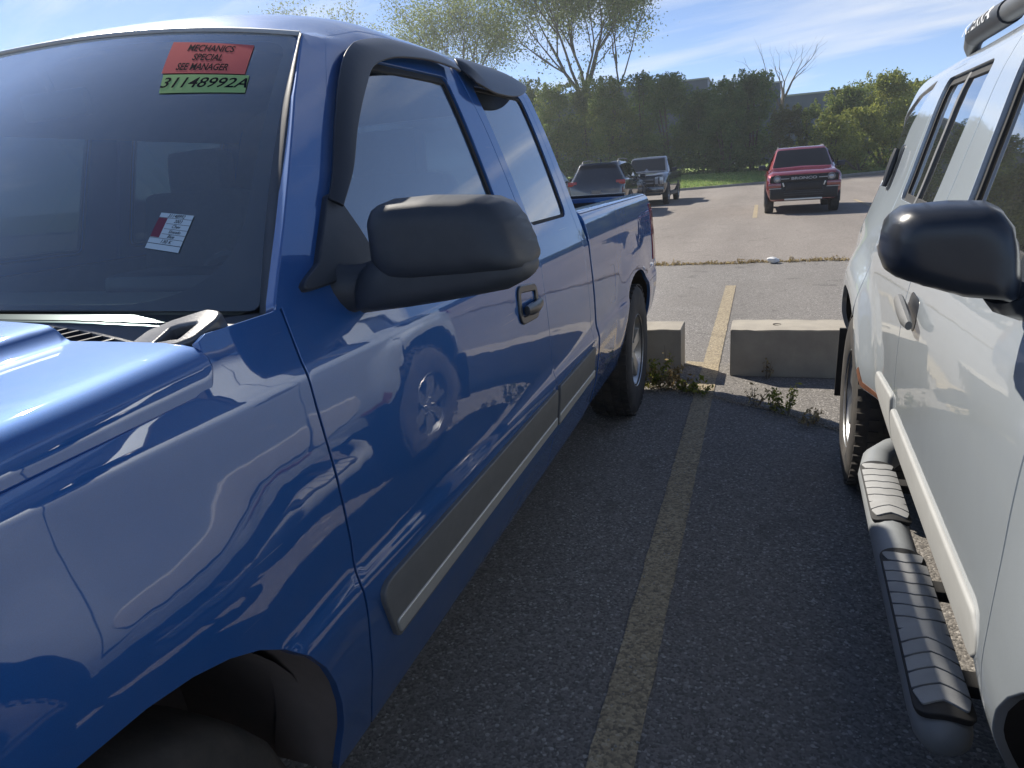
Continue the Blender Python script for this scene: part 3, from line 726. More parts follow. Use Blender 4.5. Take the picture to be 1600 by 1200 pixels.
# ------------------------------------------------------------------ the blue pickup
XC = -1.65
truck = thing('pickup_truck', (XC, 1.9, 0), 'metallic blue extended cab pickup with dark window visors and sale stickers on its windshield', 'pickup truck')
VK = [.20, .30, .37, .45, .52, .60, .70, .725, .745, .765, .785, .82, .90, 1.0, 1.08, 1.12, 1.135, 1.15, 1.165, 1.22, 1.26, 1.46, 1.62, 1.69, 1.745, 1.81, 1.95, 2.2, 2.5]
XK = [-.80, -.745, -.713, -.690, -.672, -.660, -.6505, -.651, -.6555, -.6615, -.6635, -.6640, -.6660, -.6720, -.6785, -.6820, -.6838, -.6880, -.6935, -.7125, -.727, -.797, -.858, -.888, -.912, -.948, -1.06, -1.31, -1.65]
ZK = [.20, .30, .37, .45, .52, .60, .70, .725, .745, .765, .785, .82, .90, 1.0, 1.08, 1.12, 1.135, 1.15, 1.165, 1.22, 1.26, 1.46, 1.62, 1.690, 1.742, 1.796, 1.858, 1.896, 1.912]
tx_, tz_ = spline(VK, XK), pchip(VK, ZK)
AXF, AXR = .36, 3.99
def whx(x):   # y of the windshield header across the cab
    return 1.30 + .05 * np.abs((x - XC) / .725) ** 2
def T(Q, flares=True, bed=False):
    Q = np.asarray(Q, float); y = Q[:, 0]; v = Q[:, 1]; mir = v > 2.5; vv = np.where(mir, 5 - v, v)
    if bed:
        x = bx_(vv); z = bz_(vv)
    else:
        x = tx_(vv); z = tz_(vv)
    fade = 1 - sstep(.98, 1.14, vv)
    if flares:
        for cy, lim in ((AXF, sstep(.95, .62, y)), (AXR, 1.0)):
            r = np.hypot(y - cy, z - .39)
            k = 1 - np.clip((r - .45) / .28, 0, 1)          # flare round the wheel opening
            x = x + .013 * sstep(0, 1, np.minimum(k * 1.2, 1)) * fade * lim * sstep(.35, .62, z)
    t = np.clip((.12 - y) / .62, 0, 1); x = x - .10 * t ** 2.2
    # the front of the roof rolls down to the windshield header
    k = np.clip(1 - (y - whx(x)) / .50, 0, 1); zh = 1.80 - .055 * np.abs((x - XC) / .725) ** 2.4; z = z - np.maximum(z - zh, 0) * k ** 2 * sstep(1.70, 1.80, vv)
    k2 = np.clip((y - 2.55) / .34, 0, 1); z = z - .02 * k2 ** 2 * sstep(1.72, 1.9, vv)
    x = np.where(mir, 2 * XC - x, x)
    return np.stack([x, y, z], 1)
Tn = lambda Q: T(Q, False)
HOUT = (1, 0, .25)
def both(fn):
    fn(1); fn(-1)
def sv(P, s):      # side: mirrored v for the passenger side
    return P if s > 0 else [(a, 5 - b) for a, b in P]
def hint(s): return (1, 0, .25) if s > 0 else (-1, 0, .25)

# cab shell: roof, windshield pillars and rear corners in one stamping
def cab_shell():
    lp = [(2.885, .40), (2.808, .40), (2.808, 1.22), (2.812, 1.66), (2.80, 1.845), (1.66, 1.845), (1.46, 1.79), (1.315, 1.622), (1.155, 1.435), (1.02, 1.30), (.95, 1.262), (.892, 1.25), (.874, 1.244), (.993, 1.374), (1.197, 1.604), (1.335, 1.738)]
    hv = np.linspace(1.765, 5 - 1.765, 40); hx = np.where(hv > 2.5, 2 * XC - tx_(5 - hv), tx_(hv))
    head = [(float(whx(x)) + .004, float(v)) for x, v in zip(hx, hv)]
    rp = [(a, 5 - b) for a, b in lp][::-1]
    panel('cab_shell', T, lp + head + rp, BLUE, truck, res=.035, bres=.02, thick=.02, rnd=.004)
cab_shell()
bx_ = spline([.20, .37, .45, .52, .60, .70, .725, .745, .765, .785, .82, .90, 1.0, 1.08, 1.12, 1.15, 1.20, 1.235, 1.262, 1.285, 1.32, 1.36, 1.375, 1.40], [-.80, -.713, -.690, -.672, -.660, -.6505, -.651, -.6555, -.6615, -.6635, -.6640, -.6660, -.6720, -.6785, -.6815, -.685, -.696, -.707, -.722, -.743, -.777, -.812, -.820, -.822])
bz_ = pchip([.20, 1.15, 1.20, 1.235, 1.262, 1.285, 1.32, 1.36, 1.375, 1.40], [.20, 1.15, 1.199, 1.232, 1.254, 1.265, 1.268, 1.267, 1.258, 1.235])
TB = lambda Q: T(Q, True, True)
DOOR_F = [(.938, .375), (.915, .50), (.905, .62), (.897, .74), (.902, .82), (.897, .95), (.887, 1.08), (.884, 1.16), (.894, 1.252)]
W1 = fillet([(1.055, 1.277), (2.015, 1.262), (2.045, 1.735), (1.57, 1.725), (1.43, 1.66)], [.03, .03, .03, .06, .06])
W2 = fillet([(2.252, 1.262), (2.725, 1.262), (2.755, 1.735), (2.245, 1.730)], [.035, .06, .04, .03])
ARF = superarch(AXF, .39, .455, .475, 2.4, .39); ARR = superarch(AXR, .40, .47, .455, 2.4, .40)
def side(s):
    h = hint(s)
    # front fender
    F_ = [(.930, .375), (.907, .50), (.897, .62), (.889, .74), (.894, .82), (.889, .95), (.879, 1.08), (.876, 1.16), (.886, 1.248), (.866, 1.2445), (.722, 1.243), (.706, 1.236), (.701, 1.205), (.697, 1.186), (.66, 1.171), (.50, 1.163), (.39, 1.158), (0, 1.128), (-.30, 1.085), (-.47, 1.03), (-.515, .95), (-.515, .66), (-.40, .58), (-.15, .52)]
    panel('front_fender', T, sv(F_ + ARF[:-1] + [(AXF + .452, .38)], s), BLUE, truck, res=.02, out_hint=h, rnd=.0015)
    # front door with its window opening
    D1 = DOOR_F + [(1.02, 1.306), (1.152, 1.441), (1.312, 1.616), (1.455, 1.781), (1.658, 1.838), (2.142, 1.838), (2.163, 1.76), (2.18, 1.60), (2.187, 1.30), (2.189, .74), (2.192, .375)]
    o = panel('front_door', T, sv(D1, s), BLUE, truck, holes=[np.array(sv(W1, s))], res=.024, out_hint=h, rnd=.0015)
    g = np.array(W1)
    panel('window_seal', Tn, [tuple(p) for p in sv(offset_poly(g, .004), s)], RUBBER, o, holes=[np.array(sv(offset_poly(g, -.016), s))], res=.03, off=-.009, thick=.01, rnd=.002, out_hint=h)
    panel('door_window', Tn, [tuple(p) for p in sv(offset_poly(g, -.012), s)], SIDEGLASS if s > 0 else PASSGLASS, o, res=.05, off=-.014, thick=.002, rnd=.001, out_hint=h)
    # rear access door
    D2 = [(2.197, .375), (2.195, .74), (2.193, 1.30), (2.186, 1.60), (2.170, 1.76), (2.149, 1.838), (2.794, 1.838), (2.806, 1.66), (2.802, 1.22), (2.802, .375)]
    o2 = panel('rear_door', T, sv(D2, s), BLUE, truck, holes=[np.array(sv(W2, s))], res=.024, out_hint=h, rnd=.0015)
    g = np.array(W2)
    panel('window_seal', Tn, [tuple(p) for p in sv(offset_poly(g, .004), s)], RUBBER, o2, holes=[np.array(sv(offset_poly(g, -.012), s))], res=.03, off=-.006, thick=.01, rnd=.002, out_hint=h)
    panel('door_window', Tn, [tuple(p) for p in sv(offset_poly(g, -.008), s)], SIDEGLASS if s > 0 else PASSGLASS, o2, res=.05, off=-.010, thick=.002, rnd=.001, out_hint=h)
    # bed side
    FU = fillet([(3.225, .80), (3.385, .79), (3.395, .98), (3.235, .985)], .05)
    Bp = [(2.918, .40), (2.918, .74), (2.918, 1.37), (4.775, 1.37), (4.785, 1.25), (4.782, .62), (4.70, .50), (AXR + .50, .47)]
    b = panel('bed_side', TB, sv(Bp + ARR[::-1][1:-1] + [(AXR - .475, .40)], s), BLUE, truck, holes=[np.array(sv(FU, s))], res=.024, out_hint=h, thick=.02)
    panel('fuel_door', TB, [tuple(p) for p in sv(offset_poly(np.array(FU), -.003), s)], BLUE, b, res=.03, out_hint=h, thick=.006, off=-.001)
    panel('bed_rail_cap', TB, sv([(2.925, 1.268), (4.76, 1.268), (4.76, 1.345), (2.925, 1.345)], s), BLUE, b, res=.03, off=.003, thick=.003, rnd=.002, out_hint=(0, 0, 1))
    # tail lamp wrapping round the rear corner
    panel('tail_lamp', TB, sv(fillet([(4.70, .83), (4.783, .83), (4.783, 1.20), (4.715, 1.20)], .02), s), REDLENS, b, res=.02, off=.006, thick=.01, out_hint=h)
    # lower cladding
    for y0, y1, fr in ((.935, 2.168, True), (2.208, 2.775, False)):
        P = [(y0 + (.0 if fr else 0), .700), (y1, .700), (y1, .566), (y0 + (.062 if fr else 0), .553)]
        c_ = panel('door_cladding', Tn, sv(fillet(P, [.03 if fr else .008, .008, .008, .02]), s), GREYPLASTIC, o if fr else o2, res=.03, off=.012, thick=.014, rnd=.004, out_hint=h)
        P = [(y0 + (.05 if fr else 0), .598), (y1 - .002, .598), (y1 - .002, .572), (y0 + (.063 if fr else 0), .566)]
        panel('bright_strip', Tn, sv(fillet(P, .006), s), DULLCHROME, c_, res=.03, off=.0165, thick=.006, rnd=.003, out_hint=h)
    # door handle: bezel, dished pocket and pull
    bz = fillet([(1.905, .992), (2.088, .985), (2.098, 1.088), (1.917, 1.106)], .035)
    hb = panel('door_handle', Tn, sv(bz, s), SMOOTHBLACK, o, holes=[np.array(sv([tuple(p) for p in offset_poly(np.array(bz), -.016)], s))], res=.012, off=.007, thick=.012, rnd=.004, out_hint=h)
    panel('handle_pocket', Tn, sv([tuple(p) for p in offset_poly(np.array(bz), -.014)], s), UNDER, hb, res=.02, off=-.001, thick=.004, out_hint=h)
    pp = [T(np.array([[a, b_]]), False)[0] + np.array([.016 if s > 0 else -.016, 0, 0]) for a, b_ in sv([(1.94, 1.030), (1.99, 1.026), (2.04, 1.024), (2.085, 1.03)], s)]
    m_ = MB(); m_.tube(pp, [.012, .016, .017, .013], 10, squash=(.8, 1.25)); m_.build('pull', SMOOTHBLACK, hb)
both(side)

# smoked rain visors over the side windows (driver's side)
def smooth_line(L, n=60):
    P = np.array(L, float); t = np.concatenate([[0], np.cumsum(np.linalg.norm(np.diff(P, axis=0), axis=1))]); q = np.linspace(0, t[-1], n)
    return np.stack([spline(t, P[:, 0])(q), spline(t, P[:, 1])(q)], 1)
def visor(polyg, base, par):
    f = lambda Q: T(Q, False) + np.stack([.032 * (1 - np.exp(-2.6 * dist_to(Q, base))), 0 * Q[:, 0], .004 * np.ones(len(Q))], 1)
    return panel('window_visor', f, polyg, SMOKE, par, res=.010, thick=.006, rnd=.003, off=.004, out_hint=HOUT)
def push(L, d):
    P = np.array(L); t = np.gradient(P, axis=0); t /= np.linalg.norm(t, axis=1, keepdims=True); return [tuple(p) for p in P + np.stack([-t[:, 1], t[:, 0]], 1) * d]
def dist_to(Q, line):
    d = np.full(len(Q), 1e9); L = [np.array(p) for p in line]
    for a, b in zip(L[:-1], L[1:]):
        ab = b - a; t = np.clip(((Q - a) @ ab) / (ab @ ab), 0, 1); d = np.minimum(d, np.linalg.norm(Q - (a + t[:, None] * ab), axis=1))
    return d / .055
doors = [o for o in bpy.data.objects if o.parent == truck and o.name.startswith('front_door')]
rdoors = [o for o in bpy.data.objects if o.parent == truck and o.name.startswith('rear_door')]
outl = [(1.128, 1.405), (1.166, 1.44), (1.262, 1.546), (1.362, 1.644), (1.44, 1.705), (1.53, 1.752), (1.66, 1.788), (1.85, 1.803), (2.04, 1.803), (2.12, 1.788)]
inl = [(2.115, 1.755), (2.0, 1.762), (1.80, 1.752), (1.63, 1.726), (1.52, 1.692), (1.435, 1.637), (1.322, 1.548), (1.222, 1.452), (1.145, 1.392)]
so = smooth_line(outl); si = smooth_line(inl)
visor([tuple(p) for p in so] + [tuple(p) for p in si], push(smooth_line(outl, 40), .014), doors[0])
outl2 = [(2.175, 1.765), (2.19, 1.805), (2.25, 1.825), (2.45, 1.835), (2.70, 1.830), (2.79, 1.81)]
inl2 = [(2.80, 1.772), (2.70, 1.738), (2.58, 1.712), (2.42, 1.700), (2.28, 1.704), (2.195, 1.722)]
so2 = [tuple(p) for p in smooth_line(outl2, 30)]; si2 = [tuple(p) for p in smooth_line(inl2, 30)]
def visor2():
    f = lambda Q: T(Q, False) + np.stack([.040 * (1 - np.exp(-1.6 * dist_to(Q, push(so2, .014)))), 0 * Q[:, 0], .006 * np.ones(len(Q))], 1)
    panel('window_visor', f, so2 + si2, SMOKE, rdoors[0], res=.010, thick=.006, rnd=.003, off=.004, out_hint=HOUT)
visor2()

# dark inner skin so that the gaps between panels read as gaps
def inner():
    for s in (1, -1):
        a1 = superarch(AXF, .39, .475, .495, 2.4, .39); a2 = superarch(AXR, .40, .49, .475, 2.4, .40)
        P = [(-.40, .46), (-.40, 1.02), (0, 1.10), (.60, 1.15), (.62, 1.205), (.90, 1.225), (2.90, 1.225), (4.70, 1.225), (4.70, .50), (AXR + .49, .45)] + a2[::-1] + [(AXR - .5, .44)] + [(AXF + .48, .44)] + a1[::-1] + [(AXF - .48, .45)]
        panel('inner_skin', Tn, sv(P, s), UNDER, truck, res=.10, bres=.05, off=-.030, thick=.004, rnd=.001, out_hint=hint(s))
        for A_ in (ARF, ARR):
            a = (TB if A_ is ARR else T)(np.array(sv(A_, s))); d_ = np.array([-.15 if s > 0 else .15, 0, 0])
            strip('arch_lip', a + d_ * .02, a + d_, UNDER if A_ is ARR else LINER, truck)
        for cy, R_, cz in ((AXF, .47, .40), (AXR, .485, .41)):
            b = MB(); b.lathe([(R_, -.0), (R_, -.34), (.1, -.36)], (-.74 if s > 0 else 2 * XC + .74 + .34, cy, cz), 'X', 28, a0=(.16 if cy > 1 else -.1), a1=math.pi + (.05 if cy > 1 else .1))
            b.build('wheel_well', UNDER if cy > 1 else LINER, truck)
    b = MB(); b.box((XC, 2.1, .40), (1.10, 4.6, .06)); b.build('frame', UNDER, truck)
inner()

# hood
HU = [0, .03, .05, .07, .10, .16, .25, .295, .335, .37, .60, 1.0]
HXk = [-.697, -.700, -.709, -.727, -.757, -.817, -.907, -.951, -.985, -1.018, -1.248, XC]
HZk = [0, .030, .047, .057, .0625, .064, .065, .066, .090, .0935, .1015, .106]
hx_, hz_ = pchip(HU, [-q for q in HXk]), pchip(HU, HZk)
hb_ = pchip([-.60, -.52, -.40, -.20, 0, .20, .39, .50, .70, .80], [.84, .95, 1.045, 1.092, 1.118, 1.140, 1.154, 1.160, 1.172, 1.176])
def H(Q):
    y, u = Q[:, 0], Q[:, 1]; mir = u > 1; uu = np.where(mir, 2 - u, u)
    x = -hx_(uu); z = hb_(y) + hz_(uu)
    t = np.clip((.12 - y) / .62, 0, 1); x = x - .10 * t ** 2.2 * (1 - np.clip(uu, 0, 1))
    return np.stack([np.where(mir, 2 * XC - x, x), y, z], 1)
rear = [(.690, .002), (.700, .03), (.702, .07), (.700, .16), (.698, .25), (.694, .295), (.692, .335), (.690, .37), (.690, .6), (.684, 1.0)]
rear = rear + [(a, 2 - b) for a, b in rear[:-1][::-1]]
front = [(-.51, 1.95), (-.55, 1.6), (-.56, 1.0), (-.55, .4), (-.51, .05)]
front_e = [(-.49, 1.998)] + front + [(-.49, .002)]
hood = panel('hood', H, fillet(rear[:1], 0) + rear[1:] + front_e, BLUE, truck, res=.022, thick=.022, rnd=.005, out_hint=(0, 0, 1), bres=.02)

# cowl: a plate ahead of the glass, its bright front lip, louvres below, and the open end cap
def WS(Q):
    u = Q[:, 0]; t = Q[:, 1]; a = np.abs(u)
    B = np.stack([XC + .85 * u, .76 + .17 * a ** 2.2, 1.275 - .04 * u * u], 1); Tt = np.stack([XC + .725 * u, 1.30 + .05 * u * u, 1.80 - .055 * a ** 2.4], 1)
    P = (1 - t)[:, None] * B + t[:, None] * Tt; k = (4 * t * (1 - t))[:, None]
    return P + np.array([0, -.018, .018]) * k
us = np.linspace(-1, 1, 41); wb = WS(np.stack([us, us * 0], 1))
lipy = np.minimum(wb[:, 1] - .045, .800 - .02 * np.abs(us))
A = np.stack([wb[:, 0], wb[:, 1] + .02, wb[:, 2] - .012], 1); Bc = np.stack([wb[:, 0], lipy, wb[:, 2] - .022 - .3 * (wb[:, 1] - .045 - lipy)], 1)
cp = strip('cowl_panel', A, Bc, SMOOTHBLACK, truck)
b = MB(); b.tube([tuple(p) for p in Bc if p[0] < -.80 and p[0] > -2.5], .0055, 8); b.build('cowl_lip', COWLPLASTIC, cp)
hr = np.array([H(np.array([[.672, u]]))[0] - [0, 0, .035] for u in np.linspace(1.97, .03, 41)])
strip('cowl_well', Bc - [0, .004, .006], hr, UNDER, truck)
b = MB()
for i in range(64):
    q = i / 63; x = XC - .78 + 1.56 * q; k = np.interp(x, Bc[:, 0], np.arange(41)); p0 = np.array([np.interp(x, Bc[:, 0], Bc[:, j]) for j in range(3)]); p1 = np.array([np.interp(x, hr[:, 0], hr[:, j]) for j in range(3)])
    c = (p0 + p1) / 2; L_ = np.linalg.norm(p1 - p0)
    b.box(c + [0, 0, -.002], (.008, L_ * .9, .012), 0, Matrix.Rotation(math.atan2(p0[2] - p1[2], max(p0[1] - p1[1], .01)), 3, 'X'))
o = b.build('cowl_louvre', SMOOTHBLACK, truck); o['kind'] = 'stuff'
def cowl_cap(s):
    lo = fillet([(-.858, .690), (-.850, .745), (-.822, .765), (-.769, .778), (-.738, .770), (-.733, .752), (-.739, .712), (-.756, .700)], .014)
    ho = fillet([(-.812, .706), (-.812, .748), (-.796, .752), (-.760, .752), (-.752, .745), (-.756, .706)], .008)
    mx_ = (lambda P: P) if s > 0 else (lambda P: [(2 * XC - a, b) for a, b in P])
    f = lambda Q: np.stack([Q[:, 0], Q[:, 1], 1.231 + (Q[:, 1] - .70) * .40 + .006 * np.sin((Q[:, 0] + .8) * 25 * s)], 1)
    panel('cowl_end_cap', f, mx_(lo), COWLPLASTIC, truck, holes=[np.array(mx_(ho))], res=.008, thick=.03, rnd=.006, out_hint=(0, -.3, 1))
both(cowl_cap)
# hinge cover / fender top filler between hood and windshield
for s in (1, -1):
    e0 = WS(np.array([[s * 1.0, 0.0]]))[0]; 
    X_ = lambda x: x if s > 0 else 2 * XC - x
    P = [(X_(-.727), .715, 1.232), (X_(-.727), .872, 1.236), (e0[0], e0[1] + .02, e0[2] - .006), (X_(-.86), .79, 1.240), (X_(-.86), .715, 1.20)]
    b = MB(); b.prism(P, (0, 0, -.02)); b.build('cowl_corner', BLACKPLASTIC, truck)

# windshield, black border, rubber surround
MX, MT = .8, .68
WSm = lambda Q: WS(Q / np.array([MX, MT]))
full = fillet([(-MX, 0), (MX, 0), (MX, MT), (-MX, MT)], [.02, .02, .05, .05])
wsh = panel('windshield', WSm, full, WINDSHIELD, truck, res=.04, thick=.003, rnd=.001, out_hint=(0, -.6, .6))
ho = fillet([(-MX * .955, .012), (MX * .955, .012), (MX * .965, MT * .965), (-MX * .965, MT * .965)], [.20, .20, .05, .05], 10)
panel('frit_border', WSm, full, SMOOTHBLACK, wsh, holes=[np.array(ho)], res=.05, off=-.006, thick=.001, rnd=.0005, out_hint=(0, -.6, .6))
edge = [(1.0, t) for t in np.linspace(-.02, 1, 24)]; ew = WS(np.array(edge))
vs_ = np.linspace(1.236, 1.742, 24); yp = np.interp(vs_, [1.236, 1.244, 1.374, 1.604, 1.742], [.872, .874, .993, 1.197, 1.337]); pw = T(np.stack([yp, vs_], 1), False)
for s in (1, -1):
    a = ew.copy(); c = pw.copy()
    if s < 0: a[:, 0] = 2 * XC - a[:, 0]; c[:, 0] = 2 * XC - c[:, 0]
    mid = (a + c) / 2 + np.array([0, -.006, .004])
    V = np.concatenate([a, mid, c + [0, .004, 0], c + [-.02 * s, .03, 0]]); F = [(j * 24 + i, j * 24 + i + 1, j * 24 + 25 + i, j * 24 + 24 + i) for j in range(3) for i in range(23)]
    mesh_obj('pillar_moulding', V, F, BLACKPLASTIC, truck, True)
hd = [(u, 1.0) for u in np.linspace(-1, 1, 40)]; hw = WS(np.array(hd)); hvs = np.where(hw[:, 0] < XC, 0, 0)
b = MB(); b.tube([tuple(p + [0, -.002, .001]) for p in hw], .0055, 8); b.build('header_moulding', DULLCHROME, truck)

# stickers on the inside of the glass
def sticker(name, c4, m, lines, size, bold=.01, shear=.2, label=None, ink=BLACKINK, parts=None):
    """c4: tl,tr,br,bl in windshield (u,t)"""
    c4 = [np.array(c) for c in c4]
    def bl(Q):   # Q in [0,1]^2, y upwards
        a, b_ = Q[:, :1], Q[:, 1:]
        return (1 - b_) * ((1 - a) * c4[3] + a * c4[2]) + b_ * ((1 - a) * c4[0] + a * c4[1])
    f = lambda Q: WS(bl(Q))
    g = [(i / 8, j / 8) for j in range(9) for i in range(9)]; e = 1e-3
    def put(Q, d):
        P = f(Q); n = np.cross(f(Q + [e, 0]) - P, f(Q + [0, e]) - P); n /= np.linalg.norm(n, axis=1, keepdims=True); return P + n * d
    # n points outwards (u right, t up)
    o = mesh_obj(name, put(np.array(g), .0016), [(j * 9 + i, j * 9 + i + 1, j * 9 + 10 + i, j * 9 + 9 + i) for j in range(8) for i in range(8)], m, wsh, True)
    if label: o['label'] = label
    for (q0, q1, q2, q3), mm in (parts or []):
        Q = np.array([(q0 + (q2 - q0) * i / 4, q1 + (q3 - q1) * j / 4) for j in range(5) for i in range(5)])
        mesh_obj('print_area', put(Q, .0018), [(j * 5 + i, j * 5 + i + 1, j * 5 + 6 + i, j * 5 + 5 + i) for j in range(4) for i in range(4)], mm, o)
    for txt, cx0, cy0, sz, asp in lines:
        V, F = text2d(txt, 1, bold, shear)
        w = V[:, 0].max() - V[:, 0].min()
        Q = np.stack([cx0 + V[:, 0] * sz * asp, cy0 + V[:, 1] * sz], 1)
        mesh_obj('lettering', put(Q, .0020), F, ink, o, False)
    return o
sticker('windshield_sticker', [(.6133, .9347), (.8767, .9231), (.8813, .7841), (.638, .7798)], PINK, [('MECHANICS', .5, .80, .30, .34), ('SPECIAL', .5, .50, .30, .34), ('SEE MANAGER', .47, .19, .30, .32)], 1, .02, .18, 'red sticker with black block lettering')
sticker('windshield_sticker', [(.6462, .7738), (.8949, .7794), (.898, .704), (.6626, .6924)], GREENTAPE, [('31148992A', .49, .52, .78, .28)], 1, .012, .35, 'green strip with a handwritten stock number')
bars = [((0, .865 - .0, 1, .875), BLACKINK), ((.30, .71, 1, .72), BLACKINK), ((.30, .565, 1, .575), BLACKINK), ((.30, .425, 1, .435), BLACKINK), ((0, .30, 1, .31), BLACKINK), ((0, .145, 1, .16), BLACKINK), ((0, .32, .27, .86), MAROONPAPER)]
sticker('price_card', [(.7796, .2721), (.8517, .2645), (.8336, .1548), (.7626, .168)], PAPER, [('31148992', .5, .93, .135, .95), ('2003', .62, .79, .125, .95), ('Chev', .62, .645, .125, .95), ('Silverado', .65, .50, .12, .80), ('Blue', .6, .37, .125, .95), ('130 K', .52, .225, .135, 1)], 1, .006, .3, 'white card with handwritten lines', parts=bars)

# cab rear wall with window, headliner, dashboard, seats, wheel
def cab_inside():
    vv = np.linspace(1.0, 2.5, 40); prof = T(np.stack([np.full(40, 2.86), vv], 1), False)
    o2 = [(p[0] - .012, p[2] - .008) for p in prof] + [(2 * XC - p[0] + .012, p[2] - .008) for p in prof[::-1][1:]]
    f = lambda Q: np.stack([Q[:, 0], 2.872 + .0 * Q[:, 0], Q[:, 1]], 1)
    win = fillet([(XC - .62, 1.28), (XC + .62, 1.28), (XC + .54, 1.70), (XC - .54, 1.70)], .05)
    w = panel('cab_back', f, o2, BLUE, truck, holes=[np.array(win)], res=.08, thick=.03, rnd=.003, out_hint=(0, 1, 0))
    fm = lambda Q: np.stack([Q[:, 0], 2.862 + .0 * Q[:, 0], Q[:, 1]], 1)
    panel('rear_window', fm, [tuple(p) for p in offset_poly(np.array(win), .01)], FARGLASS if False else REARGLASS, w, res=.2, thick=.002, out_hint=(0, 1, 0))
    pl_ = panel('cab_lining', lambda Q: np.stack([Q[:, 0], 2.832 + 0 * Q[:, 0], Q[:, 1]], 1), [(a * .965 + XC * .035, b_ * .985 + .01) for a, b_ in o2], CABIN, truck, holes=[np.array(win)], res=.2, thick=.01, out_hint=(0, -1, 0))
    # headliner
    hv = np.linspace(1.72, 3.28, 30)
    V = []; F = []
    ys = np.linspace(0, 1, 8)
    for j, q in enumerate(ys):
        for v in hv:
            vq = v if v <= 2.5 else 5 - v
            x = float(tx_(vq)); x = x if v <= 2.5 else 2 * XC - x; y0 = float(whx(np.array(x))) + .05; y = y0 + (2.82 - y0) * q
            p = T(np.array([[y, v]]), False)[0]; V.append((p[0] * .96 + XC * .04, p[1], p[2] - .045))
    n = len(hv); F = [(j * n + i, j * n + i + 1, j * n + n + 1 + i, j * n + n + i) for j in range(7) for i in range(n - 1)]
    mesh_obj('headliner', V, F, CABIN, truck)
    # floor and lower sides of the cabin
    b = MB(); b.box((XC, 1.95, .55), (1.78, 1.75, .04)); b.box((XC - .88, 1.95, .88), (.03, 1.75, .66)); b.box((XC + .88, 1.95, .88), (.03, 1.75, .66)); b.box((XC, 1.10, .85), (1.75, .04, .6)); b.build('cabin_tub', CABIN, truck)
    # dashboard
    P = [(.80, 1.232), (.93, 1.245), (1.10, 1.238), (1.26, 1.222), (1.36, 1.175), (1.38, 1.10), (1.30, .80), (.85, .80)]
    b = MB()
    def dashpts(x): return [(x, y + .10 * ((x - XC) / .85) ** 2, z - .012 * ((x - XC) / .85) ** 2) for y, z in P]
    xsd = np.linspace(XC - .80, XC + .80, 17); rings = [[b.bm.verts.new(p) for p in dashpts(x)] for x in xsd]
    for i in range(16):
        for k in range(8): b.bm.faces.new((rings[i][k], rings[i][(k + 1) % 8], rings[i + 1][(k + 1) % 8], rings[i + 1][k]))
    b.bm.faces.new(rings[0]); b.bm.faces.new(rings[-1])
    d = b.build('dashboard', DASH, truck, 50)
    for k, yy in enumerate((.975, .990, 1.005, 1.020)):
        b = MB(); b.tube([(x, yy - .12 + .10 * ((x - XC) / .85) ** 2, 1.248 - .012 * ((x - XC) / .85) ** 2) for x in np.linspace(XC - .55, XC + .60, 14)], .0035, 6); b.build('defroster_slot', UNDER, d)
    b = MB(); b.box((XC + .40, 1.27, 1.235), (.46, .16, .07), .03); b.build('instrument_hood', SMOOTHBLACK, d)
    # steering wheel
    b = MB(); c = Vector((XC + .40, 1.50, 1.12)); rot = Matrix.Rotation(R(-62), 3, 'X')
    for k in range(33): pass
    ring = [c + rot @ Vector((.19 * math.cos(2 * math.pi * k / 32), .19 * math.sin(2 * math.pi * k / 32), 0)) for k in range(33)]
    b.tube(ring, .016, 8, False)
    for a in (0, math.pi, -math.pi / 2): b.tube([c, c + rot @ Vector((.19 * math.cos(a), .19 * math.sin(a), 0))], .018, 8)
    b.box(c, (.16, .12, .05), .02, rot); b.tube([c, c + Vector((0, -.25, -.10))], .035, 8); b.build('steering_wheel', SMOOTHBLACK, truck)
    for sx in (-1, 1):
        x = XC + sx * .42
        b = MB(); b.box((x, 1.88, .86), (.52, .52, .20), .06); b.box((x, 2.14, 1.16), (.50, .16, .62), .06, Matrix.Rotation(R(-14), 3, 'X')); st = b.build('seat', CLOTH, truck)
        b = MB(); b.box((x, 2.22, 1.53), (.27, .10, .17), .04, Matrix.Rotation(R(-8), 3, 'X')); b.tube([(x - .07, 2.22, 1.40), (x - .07, 2.22, 1.52)], .007, 6); b.tube([(x + .07, 2.22, 1.40), (x + .07, 2.22, 1.52)], .007, 6); b.build('headrest', CLOTH, st)
    b = MB(); b.box((XC, 2.68, 1.02), (1.45, .14, .55), .05, Matrix.Rotation(R(-6), 3, 'X')); b.box((XC, 2.48, .80), (1.45, .40, .16), .05); b.build('rear_bench', CLOTH, truck)
    b = MB(); b.box((XC, 1.33, 1.675), (.22, .025, .065), .012); b.tube([(XC, 1.33, 1.70), (XC, 1.31, 1.76)], .01, 8); b.build('rear_view_mirror', SMOOTHBLACK, truck)
REARGLASS = glass('rear_cab_glass', (.07, .085, .09), 1.5, dust=.04)
cab_inside()

